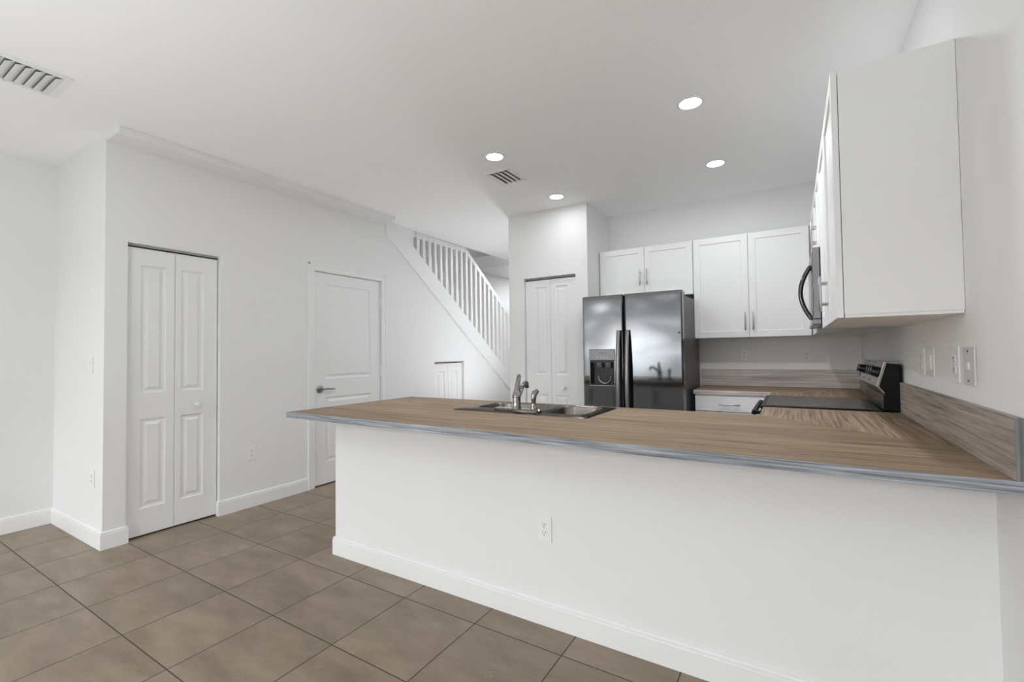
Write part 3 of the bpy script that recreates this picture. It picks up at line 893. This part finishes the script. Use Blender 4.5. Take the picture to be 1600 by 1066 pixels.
base_unit('base_cabinet', -0.150, XR - 0.003, 2.815, RY1 - 0.004, 'x-', 'white base cabinet between the peninsula and the range', [('drawer', 2.84, RY1 - 0.008, 0.745, 0.878), ('door', 2.84, RY1 - 0.008, 0.105, 0.738)])
xs_ = [-2.50, -1.86, -0.90, -0.20]
base_unit('base_cabinet', -2.505, -1.865, YP + 0.118, 2.775, 'y+', 'white base cabinet at the free end of the peninsula', [('door', -2.50, -2.187, 0.105, 0.878), ('door', -2.183, -1.87, 0.105, 0.878)])
base_unit('base_cabinet', -1.862, -0.918, YP + 0.118, 2.775, 'y+', 'white base cabinet under the sink', [('door', -1.857, -1.392, 0.105, 0.878), ('door', -1.388, -0.923, 0.105, 0.878)])
base_unit('base_cabinet', -0.915, XR - 0.003, YP + 0.118, 2.775, 'y+', 'white base cabinet at the wall end of the peninsula', [('door', -0.91, -0.55, 0.105, 0.878), ('door', -0.546, -0.19, 0.105, 0.878)])

# ------------------------------------------------------------------ worktops
YCf, YCb, XC1, XFr = 1.711, 2.820, -2.720, -0.166
SX0, SX1, SY0, SY1 = -1.845, -0.935, 2.262, 2.772      # sink outline
r = thing('worktop', (-1.1, 2.26, CB), 'long brown wood-look peninsula worktop with edge tinted daylight grey, holding the sink', 'worktop')
q = MB(); e = 0.003
hx0, hx1, hy0, hy1 = SX0 + 0.02, SX1 - 0.02, SY0 + 0.02, SY1 - 0.02
xi = XR - 0.0005
q.box(XC1 + e, hx0, YCf + e, YCb, CB, CT); q.box(hx0, hx1, YCf + e, hy0, CB, CT); q.box(hx0, hx1, hy1, YCb, CB, CT)
q.prism([(hx1, YCf + e), (xi, YCf + e), (xi, 2.160), (XFr, YCb), (hx1, YCb)], 'z', CB, CT)
q.build('lengthwise_slab', M_wx, r)
q = MB(); q.prism([(XFr, YCb), (xi, 2.160), (xi, RY1 - 0.003), (XFr, RY1 - 0.003)], 'z', CB, CT)
q.build('crosswise_slab', M_wy, r)
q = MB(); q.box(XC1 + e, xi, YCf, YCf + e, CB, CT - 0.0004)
b_ = q.build('edge_band', M_edge, r); b_['label'] = 'wood-grain front edge of the worktop, tinted grey for cool daylight'
q = MB(); q.box(XC1, XC1 + e, YCf, YCb, CB, CT - 0.0004)
q.build('edge_band', M_edgey_daylit, r)
r = thing('worktop', (-0.13, 4.69, CB), 'brown wood-look corner worktop between the refrigerator and the range', 'worktop')
q = MB(); q.prism([(-0.774, 4.367), (XFr, 4.367), (xi, YB - 0.0005), (-0.774, YB - 0.0005)], 'z', CB, CT)
q.build('lengthwise_slab', M_wx, r)
q = MB(); q.prism([(XFr, RY2 + 0.003), (xi, RY2 + 0.003), (xi, YB - 0.0005), (XFr, 4.367)], 'z', CB, CT)
q.build('crosswise_slab', M_wy, r)
q = MB(); q.box(-0.774, XFr, 4.364, 4.3668, CB, CT - 0.0004)
q.build('edge_band', M_bx, r)
# splashbacks
q = MB(); q.box(-0.803, XR - 0.0205, YB - 0.020, YB - 0.0005, CT + 0.0006, 1.093, 0.001)
o = q.build('splashback', M_bx); recenter(o); tag(o, 'low wood-look splashback along the back wall under two outlets', 'splashback', 'wood-look splashbacks')
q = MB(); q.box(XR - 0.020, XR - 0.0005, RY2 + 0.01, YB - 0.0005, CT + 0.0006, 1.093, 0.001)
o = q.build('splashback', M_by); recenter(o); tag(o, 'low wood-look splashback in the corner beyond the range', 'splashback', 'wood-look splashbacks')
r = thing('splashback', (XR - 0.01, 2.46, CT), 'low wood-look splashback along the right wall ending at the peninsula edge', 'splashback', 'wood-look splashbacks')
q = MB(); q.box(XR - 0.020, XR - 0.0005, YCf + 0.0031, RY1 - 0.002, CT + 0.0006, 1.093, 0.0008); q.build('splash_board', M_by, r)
q = MB(); q.box(XR - 0.020, XR - 0.0005, YCf, YCf + 0.003, CT + 0.0006, 1.093, 0.0006); b_ = q.build('end_band', M_edgez_daylit, r); b_['label'] = 'upright end of the splashback, tinted grey for cool daylight'

# ------------------------------------------------------------------ sink and tap
def rrect(x0, x1, y0, y1, rad, n=8):
    P = []
    for cx, cy, a0 in ((x1 - rad, y1 - rad, 0), (x0 + rad, y1 - rad, 90), (x0 + rad, y0 + rad, 180), (x1 - rad, y0 + rad, 270)):
        for k in range(n + 1):
            a = math.radians(a0 + 90 * k / n)
            P.append((cx + rad * math.cos(a), cy + rad * math.sin(a)))
    return P
r = thing('kitchen_sink', ((SX0 + SX1) / 2, (SY0 + SY1) / 2, CT), 'stainless steel double-bowl sink set into the peninsula worktop', 'sink')
bowls = [(-1.775, -1.405, 2.405, 2.735), (-1.275, -0.995, 2.345, 2.735)]
b = bmesh.new()
ZR = CT + 0.0055
def loop(P, z_): 
    v = [b.verts.new((p[0], p[1], z_)) for p in P]
    return v, [b.edges.new((v[i], v[(i + 1) % len(v)])) for i in range(len(v))]
o1, e1 = loop(rrect(SX0 + 0.012, SX1 - 0.012, SY0 + 0.012, SY1 - 0.012, 0.02, 6), ZR)
allE = list(e1)
bl = []
for (x0, x1, y0, y1) in bowls:
    v_, e_ = loop(rrect(x0, x1, y0, y1, 0.075, 8), ZR); bl.append(v_); allE += e_
bmesh.ops.triangle_fill(b, use_beauty=True, use_dissolve=False, edges=allE)
def skirt(A, B):
    n = len(A)
    for i in range(n): b.faces.new((A[i], A[(i + 1) % n], B[(i + 1) % n], B[i]))
o2 = loop(rrect(SX0, SX1, SY0, SY1, 0.024, 6), CT + 0.0008)[0]
skirt(o1, o2)
bmesh.ops.recalc_face_normals(b, faces=b.faces)
q = MB(); q.join(b); q.build('sink_deck', M_sink, r, 30)
for (x0, x1, y0, y1) in bowls:
    b = bmesh.new()
    prev = None
    for ins, dz, rad in ((0, 0, 0.075), (0.003, -0.002, 0.074), (0.006, -0.010, 0.072), (0.016, -0.150, 0.065), (0.028, -0.168, 0.055), (0.05, -0.175, 0.04)):
        v_ = loop(rrect(x0 + ins, x1 - ins, y0 + ins, y1 - ins, rad, 8), ZR + dz)[0]
        if prev: skirt(prev, v_)
        prev = v_
    b.faces.new(prev)
    bmesh.ops.recalc_face_normals(b, faces=b.faces)
    bmesh.ops.reverse_faces(b, faces=b.faces)
    q = MB(); q.join(b); bw = q.build('sink_bowl', M_sink, r, 40)
    q = MB(); q.lathe([(0.042, 0), (0.040, 0.003), (0.030, 0.002), (0, 0.001)], ((x0 + x1) / 2, (y0 + y1) / 2, ZR - 0.1748), (0, 0, 1)); q.build('drain', M_chrome, bw, 40)
FX, FY = -1.418, 2.352
r = thing('kitchen_tap', (FX, FY, ZR), 'chrome single-lever kitchen tap on the sink deck', 'tap')
q = MB()
P = rrect(-1.572, -1.252, FY - 0.030, FY + 0.030, 0.029, 8); Pi = rrect(-1.566, -1.258, FY - 0.024, FY + 0.024, 0.023, 8)
b = bmesh.new()
A = loop(P, ZR + 0.0005)[0]; B = loop(P, ZR + 0.010)[0]; C_ = loop(Pi, ZR + 0.016)[0]
skirt(A, B); skirt(B, C_); b.faces.new(C_); b.faces.new(A[::-1])
bmesh.ops.recalc_face_normals(b, faces=b.faces)
q.join(b); q.build('deck_plate', M_chrome, r, 40)
z0 = ZR + 0.0155
q = MB(); q.lathe([(0.027, 0), (0.027, 0.004), (0.025, 0.008), (0.0245, 0.068), (0.0265, 0.070), (0.0265, 0.076), (0.024, 0.080), (0.021, 0.096), (0.012, 0.106), (0, 0.108)], (FX, FY, z0), (0, 0, 1))
q.build('tap_body', M_chrome, r, 40)
q = MB(); q.tube([(FX, FY + 0.005, z0 + 0.055), (FX - 0.004, FY + 0.04, z0 + 0.085), (FX - 0.022, FY + 0.10, z0 + 0.115), (FX - 0.040, FY + 0.165, z0 + 0.138), (FX - 0.050, FY + 0.20, z0 + 0.143), (FX - 0.056, FY + 0.222, z0 + 0.132), (FX - 0.058, FY + 0.228, z0 + 0.112)], [0.017, 0.0165, 0.0145, 0.0135, 0.0135, 0.0135, 0.0130], 16)
sp = q.build('spout', M_chrome, r, 60)
q = MB(); q.lathe([(0.0135, 0), (0.0140, 0.002), (0.0140, 0.008), (0.011, 0.009), (0, 0.009)], (FX - 0.058, FY + 0.228, z0 + 0.112), (0, 0, -1), 18); q.build('aerator', M_blackplas, sp, 40)
q = MB(); q.tube([(FX, FY, z0 + 0.085), (FX - 0.001, FY + 0.008, z0 + 0.115), (FX - 0.002, FY + 0.022, z0 + 0.155), (FX - 0.002, FY + 0.036, z0 + 0.192), (FX - 0.002, FY + 0.039, z0 + 0.200)], [0.020, 0.0165, 0.0145, 0.0135, 0.006], 16, flat=(1.0, 0.9))
q.build('lever', M_chrome, r, 60)
r = thing('side_sprayer', (-1.302, FY, ZR + 0.0165), 'small chrome side sprayer standing right of the tap', 'sprayer')
q = MB(); q.lathe([(0.022, 0), (0.022, 0.004), (0.018, 0.010), (0.0155, 0.030), (0.0150, 0.034)], (-1.302, FY, ZR + 0.0165), (0, 0, 1), 22); q.build('sprayer_base', M_chrome, r, 40)
q = MB(); q.tube([(-1.302, FY, ZR + 0.051), (-1.302, FY, ZR + 0.075), (-1.301, FY + 0.002, ZR + 0.095), (-1.298, FY + 0.010, ZR + 0.112), (-1.295, FY + 0.022, ZR + 0.119), (-1.293, FY + 0.032, ZR + 0.114)], [0.013, 0.0145, 0.0165, 0.018, 0.0165, 0.012], 18); q.build('spray_head', M_chrome, r, 60)

# ------------------------------------------------------------------ refrigerator
FX0, FX1, FZ1 = -1.712, -0.799, 1.803
FYd = 4.075                                   # door face
r = thing('refrigerator', ((FX0 + FX1) / 2, 4.5, 0), 'dark stainless side-by-side refrigerator with water dispenser', 'refrigerator')
q = MB(); q.box(FX0 + 0.008, FX1 - 0.010, FYd + 0.085, 4.93, 0.02, FZ1 - 0.030, 0.004)
q.build('fridge_body', M_fridgeside, r)
q = MB(); q.box(FX0 + 0.02, FX1 - 0.02, FYd + 0.09, FYd + 0.12, 0.002, 0.06); q.build('kick_grille', M_blackplas, r)
def fridge_door(x0, x1, hole=None):
    ep = 0.014
    xo = [(x0, 0.016), (x0 + 0.003, 0.008), (x0 + 0.008, 0.0025), (x0 + ep, 0)]
    xo += [(h, 0) for h in (hole[:2] if hole else ())]
    xo += [(x1 - ep, 0), (x1 - 0.008, 0.0025), (x1 - 0.003, 0.008), (x1, 0.016)]
    zs = [0.065] + (list(hole[2:]) if hole else []) + [FZ1]
    b = bmesh.new(); cache = {}
    def V(x, y_, z_):
        k = (round(x, 5), round(y_, 5), round(z_, 5))
        if k not in cache: cache[k] = b.verts.new(k)
        return cache[k]
    yb2 = FYd + 0.075
    for i in range(len(xo) - 1):
        for j in range(len(zs) - 1):
            if hole and abs(xo[i][0] - hole[0]) < 1e-6 and abs(zs[j] - hole[2]) < 1e-6: continue
            (xa_, oa), (xb_, ob) = xo[i], xo[i + 1]
            b.faces.new((V(xa_, FYd + oa, zs[j]), V(xb_, FYd + ob, zs[j]), V(xb_, FYd + ob, zs[j + 1]), V(xa_, FYd + oa, zs[j + 1])))
    for zz in (zs[0], zs[-1]):
        b.faces.new([V(x, FYd + o_, zz) for x, o_ in xo] + [V(x1, yb2, zz), V(x0, yb2, zz)])
    for (x, o_) in (xo[0], xo[-1]):
        b.faces.new([V(x, FYd + o_, z_) for z_ in zs] + [V(x, yb2, zs[-1]), V(x, yb2, zs[0])])
    if hole:
        d_ = 0.06
        h0, h1, g0, g1 = hole
        for (p, s) in (((h0, g0), (h1, g0)), ((h1, g0), (h1, g1)), ((h1, g1), (h0, g1)), ((h0, g1), (h0, g0))):
            b.faces.new((V(p[0], FYd, p[1]), V(s[0], FYd, s[1]), V(s[0], FYd + d_, s[1]), V(p[0], FYd + d_, p[1])))
        b.faces.new((V(h0, FYd + d_, g0), V(h1, FYd + d_, g0), V(h1, FYd + d_, g1), V(h0, FYd + d_, g1)))
    bmesh.ops.recalc_face_normals(b, faces=b.faces)
    q = MB(); q.join(b); return q
DXa, DXb, DZa, DZb, DZc = -1.644, -1.397, 0.962, 1.202, 1.300
XS = -1.316
ld = fridge_door(FX0, XS, (DXa + 0.006, DXb - 0.006, DZa + 0.008, DZb)).build('freezer_door', M_steel, r)
rd = fridge_door(XS + 0.014, FX1).build('fridge_door', M_steel, r)
q = MB(); q.box(XS + 0.0005, XS + 0.0135, FYd + 0.03, FYd + 0.083, 0.07, FZ1 - 0.01); q.build('door_gasket', M_dark, r)
def fhandle(xc_, door):
    q = MB(); P = []; R_ = []
    for k in range(21):
        t = k / 20
        z_ = 1.474 - t * 0.98
        bow = math.sin(math.pi * min(1, max(0, t * 0.96 + 0.02))) ** 0.75
        P.append((xc_, FYd - 0.012 - 0.050 * bow, z_)); R_.append(0.0150 + 0.0035 * bow)
    q.tube(P, R_, 16, flat=(0.75, 1.12), up=(0, 1, 0))
    for z_ in (1.440, 0.53):
        q.tube([(xc_, FYd + 0.001, z_), (xc_, FYd - 0.022, z_)], 0.012, 12)
    return q.build('door_handle', M_steelh, door, 50)
fhandle(-1.353, ld); fhandle(-1.270, rd)
# dispenser
q = MB(); q.box(DXa - 0.003, DXb + 0.003, FYd - 0.0022, FYd - 0.0003, DZb - 0.004, DZc + 0.004); q.build('panel_border', M_blackplas, ld)
q = MB(); q.box(DXa, DXb, FYd - 0.005, FYd - 0.0004, DZb, DZc, 0.0012); pn = q.build('control_panel', M_panel, ld); pn['label'] = 'silver control panel of the water dispenser'
q = MB()
for k in range(9):
    x = -1.545 + k * 0.0068
    q.box(x, x + 0.0045, FYd - 0.0058, FYd - 0.0051, 1.264, 1.2685)
q.build('brand_mark', M_slot, pn)
for x in (-1.565, -1.530, -1.500, -1.470):
    q = MB(); q.lathe([(0.004, 0), (0.004, 0.0008), (0, 0.001)], (x, FYd - 0.0051, 1.226), (0, -1, 0), 12); q.build('button', M_greyplate, pn)
q = MB()
fw = 0.006
q.box(DXa, DXb, FYd - 0.004, FYd - 0.0004, DZa, DZa + fw + 0.002, 0.001); q.box(DXa, DXa + fw, FYd - 0.004, FYd - 0.0004, DZa + fw, DZb, 0.001); q.box(DXb - fw, DXb, FYd - 0.004, FYd - 0.0004, DZa + fw, DZb, 0.001)
q.build('dispenser_frame', M_steeld, ld)
q = MB(); y_ = FYd + 0.0590
q.box(DXa + 0.007, DXb - 0.007, y_ - 0.002, y_, DZa + 0.009, DZb - 0.001); q.box(DXa + 0.0065, DXa + 0.0085, FYd + 0.001, y_ - 0.002, DZa + 0.009, DZb - 0.001); q.box(DXb - 0.0085, DXb - 0.0065, FYd + 0.001, y_ - 0.002, DZa + 0.009, DZb - 0.001)
q.box(DXa + 0.009, DXb - 0.009, FYd + 0.001, y_ - 0.002, DZb - 0.022, DZb - 0.001); q.box(DXa + 0.009, DXb - 0.009, FYd + 0.001, y_ - 0.002, DZa + 0.009, DZa + 0.013)
q.build('dispenser_recess', M_blackplas, ld)
for x in (-1.555, -1.470):
    q = MB(); q.prism([(FYd + 0.012, DZb - 0.023), (FYd + 0.05, DZb - 0.023), (FYd + 0.05, DZb - 0.075), (FYd + 0.030, DZb - 0.075)], 'x', x - 0.026, x + 0.026, 0.003)
    q.build('dispenser_paddle', M_steelh, ld, 40)
q = MB(); c0 = (-1.512, FYd + 0.045, 1.045)
q.tube([(c0[0] + 0.062 * math.cos(a), c0[1], c0[2] + 0.062 * math.sin(a)) for a in [math.radians(170 + 200 * k / 18) for k in range(19)]], 0.008, 10, up=(0, 1, 0))
q.build('glass_cradle', M_steelh, ld, 50)
q = MB(); q.lathe([(0.008, 0), (0.008, 0.0015), (0, 0.002)], (-0.827, FYd - 0.0002, 1.437), (0, -1, 0), 16); q.build('badge', M_slot, rd)
for x in (FX0 + 0.05, FX1 - 0.05):
    q = MB(); q.box(x - 0.035, x + 0.035, FYd + 0.095, FYd + 0.20, FZ1 - 0.0295, FZ1 + 0.004, 0.003); q.build('hinge_cover', M_fridgeside, r)

# ------------------------------------------------------------------ range
r = thing('kitchen_range', (0.15, (RY1 + RY2) / 2, 0), 'black glass-top electric range with stainless slanted control panel', 'range')
RX0, RX1 = -0.172, 0.4995
q = MB(); q.box(RX0 + 0.03, RX1, RY1 + 0.001, RY2 - 0.001, 0.02, 0.915, 0.003); q.build('range_body', M_black, r)
q = MB(); q.box(RX0 - 0.012, 0.415, RY1 - 0.0005, RY2 + 0.0005, 0.9155, 0.934, 0.004); q.build('cooktop_frame', M_black, r)
q = MB(); q.box(RX0 + 0.015, 0.375, RY1 + 0.018, RY2 - 0.018, 0.9342, 0.9365, 0.0008); ct_ = q.build('cooktop_glass', M_glass_top, r)
for (x, y_, ra) in ((0.00, 3.42, 0.11), (0.00, 3.80, 0.09), (0.25, 3.42, 0.08), (0.25, 3.80, 0.10)):
    q = MB(); b = bmesh.new(); A = loop([(x + ra * math.cos(2 * math.pi * k / 40), y_ + ra * math.sin(2 * math.pi * k / 40)) for k in range(40)], 0.9367)[0]
    B = loop([(x + (ra - 0.003) * math.cos(2 * math.pi * k / 40), y_ + (ra - 0.003) * math.sin(2 * math.pi * k / 40)) for k in range(40)], 0.9367)[0]
    skirt(A, B); bmesh.ops.recalc_face_normals(b, faces=b.faces); q.join(b); q.build('burner_ring', M_track, ct_)
q = MB(); q.box(RX0 - 0.014, RX0 + 0.028, RY1 + 0.004, RY2 - 0.004, 0.24, 0.905, 0.004); od = q.build('oven_door', M_black, r)
q = MB(); q.tube([(RX0 - 0.046, RY1 + 0.03, 0.885), (RX0 - 0.050, RY1 + 0.08, 0.885), (RX0 - 0.050, RY2 - 0.08, 0.885), (RX0 - 0.046, RY2 - 0.03, 0.885)], 0.016, 14)
for y_ in (RY1 + 0.07, RY2 - 0.07): q.tube([(RX0 - 0.013, y_, 0.885), (RX0 - 0.048, y_, 0.885)], 0.013, 12)
q.build('oven_handle', M_black, od, 50)
q = MB(); q.box(RX0 - 0.012, RX0 + 0.028, RY1 + 0.004, RY2 - 0.004, 0.05, 0.232, 0.004); q.build('storage_drawer', M_black, r)
# backguard: profile in x-z
T1 = (0.424, 1.207); T2 = (0.488, 1.199); F1 = (0.386, 1.068); F2 = (0.416, 1.030)
q = MB(); q.prism([(0.4295, 1.196), (0.4890, 1.190), (0.4955, 0.9350), (0.4235, 0.9350), (0.4250, 1.031), (0.4005, 1.068)], 'y', RY1 + 0.001, RY2 - 0.001, 0.002); q.build('backguard', M_black, r)
q = MB(); q.prism([T1, (T1[0] + 0.012, T1[1] - 0.008), (0.4005, 1.0672), (0.4262, 1.0335), F2, F1], 'y', RY1, RY2, 0.0018)
q.prism([T1, T2, (T2[0], T2[1] - 0.008), (T1[0] + 0.012, T1[1] - 0.010)], 'y', RY1, RY2, 0.0015)
cp = q.build('control_panel', M_steel2, r); cp['label'] = 'stainless slanted control panel'
q = MB(); q.box(0.4185, 0.4232, RY1 + 0.010, RY2 - 0.010, 0.938, 1.022, 0.001); q.build('glass_skirt', M_glass_top, r)
nx, nz = F1[1] - T1[1], T1[0] - F1[0]
nl = math.hypot(nx, nz); NK = Vector((nx / nl, 0, nz / nl))     # out of the slanted face
def onp(y_, t): return Vector((F1[0] + (T1[0] - F1[0]) * t, y_, F1[1] + (T1[1] - F1[1]) * t))
for y_ in (RY2 - 0.07, RY2 - 0.155, RY1 + 0.235, RY1 + 0.150, RY1 + 0.065):
    q = MB(); q.lathe([(0.0300, 0.0005), (0.0295, 0.004), (0.0260, 0.007), (0.0235, 0.034), (0.021, 0.037), (0, 0.038)], onp(y_, 0.55), NK, 28)
    o_ = onp(y_, 0.55) + NK * 0.038
    kb = q.build('knob', M_blackplas, cp, 35)
    q = MB(); U_ = (onp(y_, 1) - onp(y_, 0)).normalized()
    q.tube([o_ - NK * 0.001, o_ - NK * 0.001 + U_ * 0.018], 0.0018, 6); q.build('pointer', M_greyplate, kb)
q = MB()
a_ = onp(0, 0.38); b2 = onp(0, 0.78)
q.prism([(a_.x + NK.x * 0.0006, a_.z + NK.z * 0.0006), (b2.x + NK.x * 0.0006, b2.z + NK.z * 0.0006), (b2.x + NK.x * 0.003, b2.z + NK.z * 0.003), (a_.x + NK.x * 0.003, a_.z + NK.z * 0.003)], 'y', RY1 + 0.315, RY2 - 0.225); q.build('clock_display', M_glass_top, cp)
for y_, t in ((RY1 + 0.30, 0.93), (RY2 - 0.20, 0.93), (RY1 + 0.30, 0.17), (RY2 - 0.20, 0.17)):
    p = onp(y_, t) + NK * 0.0012
    q = MB()
    for k in range(5):
        q.box(p.x - 0.0008, p.x + 0.0008, y_ - 0.030 + k * 0.013, y_ - 0.021 + k * 0.013, p.z - 0.0025, p.z + 0.0025)
    q.build('control_marking', M_slot, cp)

# ------------------------------------------------------------------ microwave
r = thing('microwave', (0.30, (RY1 + RY2) / 2, 1.425), 'over-the-range microwave with curved handle above the range', 'microwave')
MZ0, MZ1 = 1.428, 1.884
q = MB(); q.box(0.147, XR - 0.002, RY1 + 0.003, RY2 - 0.003, MZ0 + 0.004, MZ1, 0.002); q.build('microwave_body', M_black, r)
q = MB(); q.box(0.108, 0.1462, RY1 + 0.190, RY2 - 0.004, MZ0 + 0.030, MZ1 - 0.002, 0.004); dr = q.build('microwave_door', M_steeld, r)
q = MB(); q.box(0.1055, 0.1078, RY1 + 0.235, RY2 - 0.05, MZ0 + 0.085, MZ1 - 0.055, 0.001); q.build('door_window', M_glass_top, dr)
q = MB(); q.box(0.108, 0.1462, RY1 + 0.004, RY1 + 0.187, MZ0 + 0.030, MZ1 - 0.002, 0.004); cpn = q.build('control_panel', M_steeld, r)
q = MB(); q.box(0.1058, 0.1078, RY1 + 0.020, RY1 + 0.170, MZ0 + 0.06, MZ1 - 0.03, 0.001); q.build('keypad', M_glass_top, cpn)
q = MB(); q.box(0.103, 0.1462, RY1 + 0.004, RY2 - 0.004, MZ0 - 0.002, MZ0 + 0.028, 0.004); q.build('vent_grille', M_steeld, r)
q = MB(); P = []; 
yh = RY1 + 0.213
for k in range(23):
    t = k / 22
    P.append((0.104 - 0.056 * math.sin(math.pi * t) ** 0.9, yh, 1.800 - t * 0.330))
q.tube(P, [0.0115] * 23, 14, flat=(0.8, 1.15), up=(0, 1, 0))
for z_ in (1.797, 1.473): q.tube([(0.1085, yh, z_), (0.098, yh, z_)], 0.012, 12)
q.build('door_handle', M_blackchrome, dr, 50)
